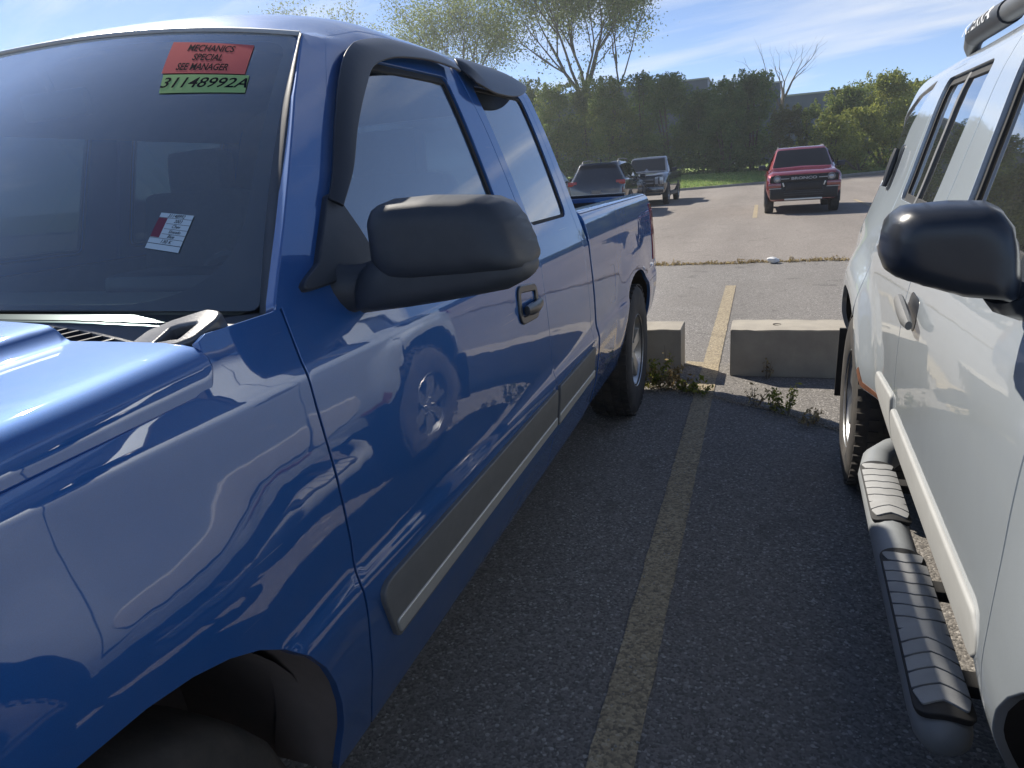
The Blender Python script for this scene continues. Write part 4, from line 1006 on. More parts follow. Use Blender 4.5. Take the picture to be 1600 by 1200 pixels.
# bed floor, walls, tailgate, bumper
def bed():
    b = MB(); b.box((XC, 3.85, .74), (1.62, 1.86, .05)); b.box((XC, 2.935, .99), (1.64, .03, .52)); b.build('bed_floor', BEDLINER, truck)
    for s in (1, -1):
        x = -.835 if s > 0 else 2 * XC + .835
        b = MB(); b.box((x, 3.85, .99), (.03, 1.84, .50)); b.box((x - .10 * s, AXR, .88), (.20, .78, .28), .03); b.build('bed_wall', BEDLINER, truck)
    b = MB(); b.box((XC, 4.725, .985), (1.62, .05, .56), .012); tg = b.build('tailgate', BLUE, truck)
    b = MB(); b.box((XC, 4.725, 1.272), (1.60, .065, .018), .006); b.build('gate_cap', SMOOTHBLACK, tg)
    b = MB(); b.box((XC, 4.693, .98), (1.50, .01, .50), .004); b.build('gate_liner', BEDLINER, tg)
    b = MB(); b.box((XC, 4.755, .635), (1.88, .10, .15), .03); b.build('rear_bumper', CHROME, truck)
    # front end: grille, lamps, bumper
    b = MB(); b.box((XC, -.535, .86), (1.06, .06, .26), .02); g = b.build('grille', SMOOTHBLACK, truck)
    b = MB(); b.box((XC, -.572, .86), (1.10, .03, .055), .01); b.build('grille_bar', CHROME, g)
    for s in (1, -1):
        b = MB(); b.box((XC + s * .72, -.52, .88), (.36, .08, .20), .03); b.build('headlight', CLEARLENS, truck)
        b = MB(); b.box((XC + s * .72, -.51, .73), (.36, .08, .07), .02); b.build('turn_signal', AMBERLENS, truck)
    b = MB(); b.box((XC, -.60, .56), (1.88, .16, .20), .04); b.build('front_bumper', CHROME, truck)
bed()
for (y, r) in ((AXF, .385), (AXR, .39)):
    make_wheel(truck, (-.770 if y > 1 else -.85, y - (.03 if y > 1 else 0), r - .010), 1, r + (.006 if y > 1 else 0), .25, .212, 5, ALLOY, detail=y > 1)
    make_wheel(truck, (2 * XC + .83, y, r - .012), -1, r, .25, .212, 5, ALLOY, detail=False)

# door mirrors
def truck_mirror():
    pl = lambda x, z: 1.13 + .22 * (x + .5)
    skirt = [(-.662, 1.30), (-.60, 1.312), (-.45, 1.312), (-.392, 1.300), (-.374, 1.273), (-.379, 1.250), (-.422, 1.230), (-.534, 1.214), (-.607, 1.206), (-.690, 1.199), (-.702, 1.212), (-.702, 1.245), (-.690, 1.274)]
    full_ = skirt
    h = pillow('side_mirror', skirt, .060, .09, pl, BLACKPLASTIC, truck, res=.009, expo=4.5, flat=.5, center=np.array([-.54, 1.262]))
    cap = [(-.655, 1.366), (-.643, 1.391), (-.613, 1.402), (-.538, 1.404), (-.449, 1.398), (-.421, 1.385), (-.400, 1.355), (-.384, 1.315), (-.375, 1.279), (-.386, 1.264), (-.460, 1.256), (-.578, 1.253), (-.622, 1.257), (-.641, 1.272), (-.655, 1.297)]
    pillow('mirror_cap', cap, .075, .10, pl, BLACKPLASTIC, h, res=.008, expo=5, flat=.5, center=np.array([-.52, 1.328]))
    gl = [(a * .86 + -.53 * .14, b_ * .84 + 1.31 * .16) for a, b_ in cap]
    V = [(a, pl(a, b_) + .108, b_) for a, b_ in gl]; b = MB(); b.prism(V, (0, -.012, 0)); b.build('mirror_glass', CHROME, h)
    # triangular sail on the door and the stalk
    panel('mirror_sail', Tn, fillet([(.935, 1.262), (1.215, 1.268), (1.19, 1.345), (1.165, 1.40), (1.14, 1.415), (1.02, 1.296)], [.01, .02, .02, .02, .015, .02]), BLACKPLASTIC, h, res=.02, off=.014, thick=.02, rnd=.004, out_hint=HOUT)
    b = MB(); b.tube([(-.745, 1.075, 1.248), (-.715, 1.08, 1.246), (-.68, 1.095, 1.25), (-.64, 1.11, 1.262)], [.052, .046, .042, .040], 14, squash=(.8, 1)); b.build('mirror_stalk', BLACKPLASTIC, h)
    # passenger side, simpler
    c = [o for o in (h,)]
    m2 = pillow('side_mirror', [(2 * XC - a, b_) for a, b_ in cap][::-1], .055, .10, lambda x, z: 1.13 - .22 * (x - 2 * XC - .5 - 0) if False else 1.13 + .22 * ((2 * XC - x) + .5), BLACKPLASTIC, truck, res=.02)
    b = MB(); b.tube([(2 * XC + .745, 1.075, 1.248), (2 * XC + .64, 1.11, 1.262)], [.052, .040], 10); b.build('mirror_stalk', BLACKPLASTIC, m2)
truck_mirror()
# ------------------------------------------------------------------ the silver SUV on the right (built in its own axes: y runs to its tail, -x is the side we see)
suv = thing('silver_suv', (.279, .003, 0), 'silver SUV with black door mirror, ribbed side step and black roof rack', 'SUV', rz=-R(2.3), local=True)
SXC = .90
SV = [.40, .50, .56, .60, .66, .75, .95, 1.02, 1.10, 1.16, 1.22, 1.28, 1.45, 1.62, 1.68, 1.74, 1.80, 2.0, 2.2, 2.4]
SX = [.14, .09, .060, .044, .032, .027, .027, .032, .046, .063, .081, .100, .146, .196, .222, .268, .326, .52, .71, .90]
SZ = [.40, .50, .56, .60, .66, .75, .95, 1.02, 1.10, 1.16, 1.22, 1.28, 1.45, 1.62, 1.676, 1.715, 1.738, 1.772, 1.784, 1.788]
sx_, sz_ = spline(SV, SX), pchip(SV, SZ)
SF, SR = .50, 3.20
def G(Q, fl=True):
    Q = np.asarray(Q, float); y, v = Q[:, 0], Q[:, 1]; mir = v > 2.4; vv = np.where(mir, 4.8 - v, v)
    x, z = sx_(vv), sz_(vv)
    if fl:
        for cy in (SF, SR):
            r = np.hypot((y - cy) * .96, z - .40); k = 1 - np.clip((r - .50) / .20, 0, 1)
            x = x - (.014 if cy == SF else .050) * sstep(0, 1, k) * (1 - sstep(.95, 1.18, vv))
        # broad haunch over the rear wheel
        x = x - .022 * np.exp(-((y - 3.25) / .38) ** 2) * np.exp(-((z - 1.02) / .16) ** 2)
    t = np.clip((y - 3.52) / .24, 0, 1); x = x + .10 * t ** 2.6
    t = np.clip((.15 - y) / .55, 0, 1); x = x + .12 * t ** 2.2
    k = np.clip(1 - (y - shy(x)) / .5, 0, 1); z = z - .05 * k ** 2 * sstep(1.64, 1.85, vv)
    z = z + .035 * sstep(1.95, 2.25, y) * sstep(1.90, 2.15, vv)      # the stepped-up rear roof
    return np.stack([np.where(mir, 2 * SXC - x, x), y, z], 1)
Gn = lambda Q: G(Q, False)
def shy(x): return 1.56 + .16 * np.abs((x - SXC) / .62) ** 2.2
def gv(P, s): return P if s > 0 else [(a, 4.8 - b) for a, b in P]
def gh(s): return (-1, 0, .25) if s > 0 else (1, 0, .25)
AF2 = superarch(SF, .40, .49, .49, 2.15, .50); AR2 = superarch(SR, .40, .475, .48, 2.15, .56)
V1 = fillet([(1.30, 1.215), (1.872, 1.235), (1.935, 1.628), (1.70, 1.632), (1.62, 1.60)], [.02, .04, .05, .05, .05])
V2 = fillet([(2.262, 1.245), (2.845, 1.255), (2.858, 1.645), (2.222, 1.636)], [.04, .04, .04, .04])
V3 = fillet([(3.30, 1.28), (3.605, 1.272), (3.668, 1.42), (3.655, 1.53), (3.42, 1.635), (3.06, 1.668), (3.18, 1.585), (3.28, 1.50)], [.03, .05, .06, .10, .14, .02, .05, .05])
DD = [(1.012, .585), (1.014, .80), (1.018, 1.02), (1.022, 1.165)]
def suv_shell():
    lp = [(3.70, 1.30), (3.75, 1.18), (3.75, .62), (3.66, .54)] + [(a, b) for a, b in AR2 if a >= 2.908][::-1] + [(2.908, .86), (2.908, 1.155), (2.908, 1.25), (2.90, 1.60), (2.86, 1.672), (1.86, 1.672), (1.72, 1.655), (1.55, 1.53), (1.16, 1.235), (1.03, 1.172), (1.00, 1.160), (1.20, 1.31), (1.50, 1.55), (1.68, 1.675)]
    hv = np.linspace(1.70, 4.8 - 1.70, 34); hx = np.where(hv > 2.4, 2 * SXC - sx_(4.8 - hv), sx_(hv))
    head = [(float(shy(x)), float(v)) for x, v in zip(hx, hv)]
    rp = [(a, 4.8 - b) for a, b in lp][::-1]
    panel('body_shell', G, lp + head + rp, SILVER, suv, holes=[np.array(V3), np.array(gv(V3, -1))], res=.026, bres=.02, thick=.02, rnd=.004, out_hint=(0, 0, 1))
suv_shell()
def suv_side(s):
    h = gh(s)
    P = [(1.004, .59), (1.006, .80), (1.010, 1.02), (1.014, 1.16), (.98, 1.158), (.80, 1.112), (.40, 1.09), (0, 1.055), (-.28, .98), (-.32, .90), (-.32, .62), (-.05, .52)]
    panel('front_fender', G, gv(P + AF2[1:-1] + [(.985, .50), (1.004, .50)], s), SILVER, suv, res=.024, out_hint=h)
    D1 = DD + [(1.16, 1.243), (1.545, 1.54), (1.715, 1.663), (1.855, 1.680), (2.055, 1.680), (2.078, 1.60), (2.088, 1.45), (2.098, 1.25), (2.100, .80), (2.100, .585)]
    d1 = panel('front_door', G, gv(D1, s), SILVER, suv, holes=[np.array(gv(V1, s))], res=.024, out_hint=h, rnd=.0015)
    D2 = [(2.108, .585), (2.108, .80), (2.106, 1.25), (2.096, 1.45), (2.086, 1.60), (2.064, 1.680), (2.856, 1.680), (2.892, 1.60), (2.90, 1.25), (2.90, 1.16), (2.90, .86)] + [(a, b) for a, b in AR2 if a < 2.895 and b > .6] [::-1] + [(2.74, .585)]
    d2 = panel('rear_door', G, gv(D2, s), SILVER, suv, holes=[np.array(gv(V2, s))], res=.024, out_hint=h, rnd=.0015)
    for d, w in ((d1, V1), (d2, V2)):
        g = np.array(w)
        panel('window_seal', Gn, [tuple(p) for p in gv(offset_poly(g, .002), s)], RUBBER, d, holes=[np.array(gv(offset_poly(g, -.020), s))], res=.03, off=-.012, thick=.012, rnd=.002, out_hint=h)
        panel('door_window', Gn, [tuple(p) for p in gv(offset_poly(g, -.014), s)], SUVGLASS, d, res=.05, off=-.018, thick=.002, rnd=.001, out_hint=h)
    panel('window_divider', Gn, gv([(2.585, 1.25), (2.610, 1.25), (2.575, 1.645), (2.550, 1.645)], s), GREYPLASTIC, d2, res=.03, off=-.010, thick=.008, rnd=.003, out_hint=h)
    # rear quarter and its pane
    q = bpy.data.objects['body_shell']
    g = np.array(V3)
    panel('quarter_window', Gn, [tuple(p) for p in gv(offset_poly(g, .004), s)], SUVGLASS, q, res=.05, off=-.008, thick=.003, out_hint=h)
    hp = panel('handle_panel', Gn, gv(fillet([(3.20, 1.27), (3.305, 1.27), (3.300, 1.44), (3.22, 1.44)], .02), s), SMOOTHBLACK, d2, res=.02, off=.004, thick=.01, out_hint=h)
    c = [G(np.array([p]), False)[0] + np.array([-.022 if s > 0 else .022, 0, 0]) for p in gv([(3.245, 1.285), (3.25, 1.34), (3.255, 1.39), (3.26, 1.43)], s)]
    m_ = MB(); m_.tube(c, [.010, .015, .015, .010], 8); m_.build('rear_handle', BLACKPLASTIC, hp)
    panel('tail_lamp', G, gv(fillet([(3.63, .96), (3.752, .96), (3.752, 1.22), (3.645, 1.22)], .02), s), REDLENS, q, res=.02, off=.008, thick=.02, out_hint=h)
    # cladding along the doors
    f_ = lambda Q: G(Q, False)
    c1 = panel('door_cladding', f_, gv(fillet([(1.065, .685), (1.062, .66), (1.12, .612), (2.088, .612), (2.092, .702), (1.10, .705)], [.03, .05, .06, .01, .012, .03]), s), CREAM, d1, res=.02, off=.009, thick=.02, rnd=.008, out_hint=h)
    panel('door_cladding', G, gv(fillet([(2.118, .597), (2.50, .64), (2.47, .705), (2.122, .732)], [.01, .03, .02, .01]), s), CREAM, d2, res=.02, off=.009, thick=.02, rnd=.008, out_hint=h)
    # front door handle: painted dish, grey pull
    hp_ = [G(np.array([p]), False)[0] + np.array([-.024 if s > 0 else .024, 0, 0]) for p in gv([(1.845, 1.008), (1.90, 1.012), (1.98, 1.022), (2.055, 1.032), (2.075, 1.034)], s)]
    m_ = MB(); m_.tube(hp_, [.010, .017, .018, .016, .010], 10, squash=(.8, 1.15)); m_.build('door_handle', GREYPLASTIC, d1)
    panel('handle_dish', Gn, gv(fillet([(1.90, .975), (2.04, .985), (2.05, 1.06), (1.91, 1.055)], .03), s), SMOOTHBLACK, d1, res=.03, off=.001, thick=.004, out_hint=h)
    # sill under the doors with a rusty seam at the wheel
    panel('sill', Gn, gv([(1.0, .505), (1.0, .575), (2.72, .575), (2.70, .505)], s), SILVER, suv, res=.04, off=.0, thick=.03, rnd=.01, out_hint=h)
    if s > 0:
        panel('rust_patch', G, fillet([(2.50, .590), (2.70, .590), (2.725, .64), (2.70, .66), (2.66, .612), (2.52, .606)], .006), RUST, d2, res=.02, off=.0015, thick=.002, rnd=.001, out_hint=h)
        panel('rust_patch', G, fillet([(3.665, .80), (3.70, .79), (3.71, .86), (3.675, .90), (3.66, .85)], .012), RUST, q, res=.02, off=.0015, thick=.002, rnd=.001, out_hint=h)
        panel('rust_patch', Gn, [(1.75, .568), (2.10, .568), (2.12, .577), (1.9, .580)], RUST, suv, res=.03, off=.0025, thick=.002, rnd=.001, out_hint=h)
both(suv_side)
def suv_inner():
    for s in (1, -1):
        a1 = superarch(SF, .40, .51, .51, 2.15, .50); a2 = superarch(SR, .40, .50, .505, 2.15, .52)
        P = [(-.25, .56), (-.25, .97), (.4, 1.07), (.98, 1.14), (3.55, 1.13), (3.66, 1.10), (3.70, .60), (SR + .50, .52)] + a2[::-1] + [(SR - .5, .52), (SF + .51, .52)] + a1[::-1]
        panel('inner_skin', Gn, gv(P, s), UNDER, suv, res=.10, bres=.05, off=-.028, thick=.004, rnd=.001, out_hint=gh(s))
        for A_ in (AF2, AR2):
            a = G(np.array(gv(A_, s))); d_ = np.array([.16 if s > 0 else -.16, 0, 0])
            strip('arch_lip', a + d_ * .02, a + d_, UNDER, suv)
        for cy in (SF, SR):
            b = MB(); b.lathe([(.53, 0), (.53, .30), (.1, .34)], (.12 if s > 0 else 2 * SXC - .42, cy, .42), 'X', 28, a0=-.12, a1=math.pi + .12); b.build('wheel_well', UNDER, suv)
    b = MB(); b.box((SXC, 1.8, .52), (1.45, 3.9, .10)); b.build('frame', UNDER, suv)
    b = MB(); b.box((SXC, 2.3, .75), (1.5, 2.6, .05)); b.box((.17, 2.3, .92), (.03, 2.6, .40)); b.box((2 * SXC - .17, 2.3, .92), (.03, 2.6, .40)); b.box((SXC, 1.05, .9), (1.45, .04, .5)); b.box((SXC, 1.28, 1.10), (1.42, .40, .16), .05); b.build('cabin_tub', UNDER, suv)
    for sx in (-1, 1):
        b = MB(); b.box((SXC + sx * .38, 2.02, .95), (.50, .50, .18), .05); b.box((SXC + sx * .38, 2.30, 1.22), (.48, .15, .58), .05, Matrix.Rotation(R(-14), 3, 'X')); b.box((SXC + sx * .38, 2.38, 1.56), (.26, .10, .17), .04); b.build('seat', CLOTH, suv)
    b = MB(); b.box((SXC, 3.05, 1.15), (1.25, .16, .62), .05, Matrix.Rotation(R(-12), 3, 'X')); b.box((SXC, 2.85, .92), (1.25, .46, .18), .05); b.build('rear_bench', CLOTH, suv)
    # windshield, hood, nose, tail
    def SW(Q):
        u, t = Q[:, 0], Q[:, 1]; a = np.abs(u)
        B = np.stack([SXC + .74 * u, .80 + .20 * a ** 2.2, 1.16 - .02 * u * u], 1); Tt = np.stack([SXC + .60 * u, 1.555 + .155 * a ** 2.2, 1.728 - .05 * u * u], 1)
        return (1 - t)[:, None] * B + t[:, None] * Tt
    panel('windshield', SW, [(-1, 0), (1, 0), (1, 1), (-1, 1)], WINDSHIELD, suv, res=.1, thick=.003, rnd=.001, out_hint=(0, -.6, .6))
    def SH(Q):
        u, y = Q[:, 0], Q[:, 1]; a = np.abs(u)
        return np.stack([SXC + (.848 - .12 * np.clip((.15 - y) / .55, 0, 1) ** 2.2) * u, y, 1.165 - .075 * a ** 4 - .05 * np.clip((.9 - y), 0, 2) - .35 * np.clip((-.12 - y) / .25, 0, 1) ** 2 + .02 * sstep(.62, .5, a)], 1)
    panel('hood', SH, [(-1, -.30), (1, -.30), (1, .84), (.6, .80), (-.6, .80), (-1, .84)], SILVER, suv, res=.05, thick=.02, out_hint=(0, 0, 1))
    b = MB(); b.box((SXC, -.34, .86), (.90, .08, .26), .03); g = b.build('grille', SMOOTHBLACK, suv)
    b = MB(); b.box((SXC - .10, -.385, .86), (.05, .02, .26), .008, Matrix.Rotation(.4, 3, 'Y')); b.box((SXC + .10, -.385, .86), (.05, .02, .26), .008, Matrix.Rotation(-.4, 3, 'Y')); b.build('grille_bar', CHROME, g)
    for s in (1, -1):
        b = MB(); b.box((SXC + s * .62, -.30, .88), (.30, .12, .22), .04); b.build('headlight', CLEARLENS, suv)
    b = MB(); b.box((SXC, -.36, .60), (1.70, .22, .26), .06); b.build('front_bumper', GREYPLASTIC, suv)
    b = MB(); b.box((SXC, 3.80, .62), (1.62, .20, .24), .05); b.build('rear_bumper', GREYPLASTIC, suv)
    b = MB(); b.box((SXC, 3.72, .96), (1.34, .06, .52), .02); tg = b.build('tailgate', SILVER, suv)
    f = lambda Q: np.stack([Q[:, 0], 3.70 - (Q[:, 1] - 1.25) * .25, Q[:, 1]], 1)
    panel('tailgate_frame', f, fillet([(SXC - .70, 1.19), (SXC + .70, 1.19), (SXC + .55, 1.70), (SXC - .55, 1.70)], .06), SILVER, tg, holes=[np.array(fillet([(SXC - .60, 1.27), (SXC + .60, 1.27), (SXC + .48, 1.62), (SXC - .48, 1.62)], .05))], res=.1, out_hint=(0, 1, 0))
    panel('tailgate_window', f, fillet([(SXC - .61, 1.26), (SXC + .61, 1.26), (SXC + .49, 1.63), (SXC - .49, 1.63)], .05), SUVGLASS, tg, res=.2, off=-.01, thick=.003, out_hint=(0, 1, 0))
    for cy in (SR,):
        for s in (1, -1):
            b = MB(); b.box((.115 if s > 0 else 2 * SXC - .115, cy + .50, .40), (.26, .012, .38), .004, Matrix.Rotation(R(8), 3, 'X')); b.build('mud_flap', RUBBER, suv)
suv_inner()
for (y) in (SF, SR):
    make_wheel(suv, (.125, y, .372), -1, .385, .255, .215, 6, ALLOY, tread=50)
    make_wheel(suv, (2 * SXC - .125, y, .372), 1, .385, .255, .215, 6, ALLOY, detail=False)

# side step: a fat tube with two ribbed rubber treads
STEPM = mat('step_tube_grey', (.24, .255, .265), .45, noise=(12, .6, (.31, .325, .33)), bump=(200, .1, .002))
TREAD = mat('step_tread_grey', (.40, .405, .405), 1.0, spec=.08, noise=(18, .7, (.32, .32, .315)), bump=(300, .2, .002))
def step_bar(s):
    X_ = lambda x: x if s > 0 else 2 * SXC - x
    b = MB(); path = [(X_(.20), 2.56, .42), (X_(.10), 2.53, .395), (X_(.05), 2.46, .385), (X_(.030), 2.34, .383), (X_(.028), 1.8, .383), (X_(.030), 1.26, .383), (X_(.031), 1.20, .382), (X_(.032), 1.175, .381), (X_(.033), 1.158, .378)]
    b.tube(path, [.045, .05, .052, .052, .052, .052, .050, .042, .022], 16); st = b.build('step_bar', STEPM, suv, 60)
    for yy in (1.30, 1.62, 2.20):
        b = MB(); b.box((X_(.17), yy, .415), (.26, .05, .03), .008); b.build('step_bracket', UNDER, st)
    if s < 0: return
    for y0, y1, n, fl in ((1.925, 2.335, 8, 6), (1.175, 1.765, 12, 7)):
        hw = .050; cx = .030
        f = lambda Q: np.stack([cx + Q[:, 0], Q[:, 1], .4385 - 5.0 * Q[:, 0] ** 2], 1)
        pad = panel('step_pad', f, fillet([(-hw, y0), (hw, y0), (hw, y1), (-hw, y1)], .030, 6), RUBBER, suv, res=.012, thick=.012, rnd=.003, out_hint=(0, 0, 1))
        k = 0; pitch = (y1 - y0 - .03) / n
        for i in range(n):
            ya = y0 + .015 + pitch * i + .004; yb = ya + pitch - .008
            sg = -1 if (i >= n - fl) else 1        # the chevrons turn round part way along
            ap = .016 * sg
            w = hw - .004; e = .030 if i in (0, n - 1) else 0
            P = [(-w, ya), (0, ya + ap), (w, ya), (w, yb), (0, yb + ap), (-w, yb)]
            if e:
                P = fillet([(-w * .78, max(ya, y0 + .004)), (0, max(ya + ap, y0 + .004)), (w * .78, max(ya, y0 + .004)), (w, min(yb, y1 - .004)), (0, min(yb + ap, y1 - .004)), (-w, min(yb, y1 - .004))], .006)
            panel('tread_bar', f, P, TREAD, pad, res=.02, off=.0045, thick=.0045, rnd=.0015, out_hint=(0, 0, 1))
both(step_bar)

# roof rack
RACK = mat('rack_grey', (.12, .125, .13), .45, noise=(20, .5, (.16, .165, .17)))
def rack(s):
    X_ = lambda x: x if s > 0 else 2 * SXC - x
    b = MB(); b.tube([(X_(.320), 3.12, 1.735), (X_(.302), 3.06, 1.760), (X_(.292), 2.98, 1.780), (X_(.29), 2.88, 1.788), (X_(.29), 2.5, 1.785), (X_(.29), 1.9, 1.782), (X_(.30), 1.35, 1.775), (X_(.31), 1.20, 1.735)], [.020, .027, .031, .031, .031, .031, .030, .02], 14)
    rk = b.build('roof_rack', RACK, suv)
    b = MB(); b.tube([(X_(.2915), 2.965, 1.782), (X_(.29), 2.88, 1.788), (X_(.29), 2.72, 1.787), (X_(.29), 2.54, 1.785)], [.034, .038, .038, .036], 18); b.build('end_cap', BLACKPLASTIC, rk, 50)
    for yy in (2.22, 1.55):
        b = MB(); b.box((X_(.315), yy, 1.750), (.045, .10, .07), .015); b.build('rack_foot', RACK, rk)
    if s > 0:
        V, F = text2d('XTERRA', 1, .02, 0)
        # lettering wraps round the near side of the cap, reading towards the front of the car
        w = V[:, 0].max() - V[:, 0].min(); y = 2.80 - V[:, 0] / w * .36; a = (V[:, 1] * .060) / .038 + R(22)
        P = np.stack([.29 - .0395 * np.cos(a), y, 1.787 + .0395 * np.sin(a)], 1)
        mesh_obj('rack_lettering', P, F, WHITELETTER, rk, False)
both(rack)
for yy in (1.45, 2.0, 2.6):
    b = MB(); b.tube([(.295, yy, 1.785), (.40, yy, 1.825), (SXC, yy, 1.845), (2 * SXC - .40, yy, 1.825), (2 * SXC - .295, yy, 1.785)], .014, 8); b.build('rack_crossbar', RACK, suv)

def suv_mirror():
    sh = -.326
    out_ = [(.179, 1.270), (.181, 1.304), (.190, 1.328), (.207, 1.342), (.262, 1.346), (.307, 1.344), (.326, 1.333), (.342, 1.310), (.352, 1.274), (.359, 1.229), (.358, 1.205), (.349, 1.200), (.315, 1.203), (.291, 1.206), (.242, 1.220), (.207, 1.232), (.189, 1.245)]
    out_ = [(a + sh, b) for a, b in out_]; pl = lambda x, z: 1.168 - .21 * (x + .047)
    h = pillow('side_mirror', out_, .070, .07, pl, SMOOTHBLACK, suv, res=.007, expo=5.5, flat=.5)
    gl = [(a * .86 - .055 * .14, b * .84 + 1.275 * .16) for a, b in out_]
    b = MB(); b.prism([(a, pl(a, z) + .072, z) for a, z in gl], (0, .006, 0)); b.build('mirror_glass', CHROME, h)
    b = MB(); b.tube([(.020, 1.165, 1.212), (.03, 1.175, 1.196), (.055, 1.20, 1.185), (.10, 1.225, 1.19)], [.032, .030, .032, .04], 12, squash=(1, .75)); b.build('mirror_arm', SMOOTHBLACK, h)
    panel('mirror_sail', Gn, fillet([(1.10, 1.185), (1.33, 1.205), (1.30, 1.33), (1.12, 1.21)], .02), SMOOTHBLACK, h, res=.03, off=.008, thick=.012, out_hint=(-1, 0, .2))
suv_mirror()
# ------------------------------------------------------------------ vehicles further off (own axes: front towards -y)
def patch(P4, off=0.0):
    """bilinear patch in metres: P4 = bottom-left, bottom-right, top-right, top-left; returns map, width, height"""
    P4 = [np.array(p, float) for p in P4]; w = (np.linalg.norm(P4[1] - P4[0]) + np.linalg.norm(P4[2] - P4[3])) / 2; h = (np.linalg.norm(P4[3] - P4[0]) + np.linalg.norm(P4[2] - P4[1])) / 2
    def f(Q):
        a = (Q[:, :1] / w); b = (Q[:, 1:] / h)
        return (1 - b) * ((1 - a) * P4[0] + a * P4[1]) + b * ((1 - a) * P4[3] + a * P4[2])
    return f, w, h
def pane(name, P4, m, parent, hint_, inset=.03, rad=.05, off=.006, thick=.012, res=.25):
    f, w, h = patch(P4)
    q = fillet([(inset, inset), (w - inset, inset), (w - inset, h - inset), (inset, h - inset)], rad)
    return panel(name, f, q, m, parent, res=res, off=off, thick=thick, rnd=.004, out_hint=hint_)
def loft_body(name, st, m, parent):
    """st rows: y, (half width, z) sill, waist, belt, roof edge, roof centre z"""
    rings = []
    for y, (wb, zb), (wm, zm), (wl, zl), (wt, zt), zc in st:
        half = [(wb * .93, zb - .04), (wb, zb), (wm, zm), ((wm + wl) / 2 + .004, (zm + zl) / 2), (wl, zl), (wl - .02, zl + .03)]
        half += [(wl * .35 + wt * .65, zl * .35 + zt * .65), (wt, zt - .02), (wt - .05, zt + .02), (wt * .6, (zt * .3 + zc * .7)), (0, zc)]
        rings.append([(x, y, z) for x, z in half] + [(-x, y, z) for x, z in half[::-1][1:]])
    n = len(rings[0]); V = [p for r in rings for p in r]; F = []
    for i in range(len(rings) - 1):
        for k in range(n - 1): F.append((i * n + k, i * n + k + 1, (i + 1) * n + k + 1, (i + 1) * n + k))
        F.append((i * n + n - 1, i * n, (i + 1) * n, (i + 1) * n + n - 1))
    F.append(tuple(range(n))[::-1]); F.append(tuple((len(rings) - 1) * n + k for k in range(n)))
    b = MB(); b.bm.free(); b.bm = bmesh.new(); vs = [b.bm.verts.new(v) for v in V]
    for f in F: b.bm.faces.new([vs[i] for i in f])
    return b.build(name, m, parent, 38)

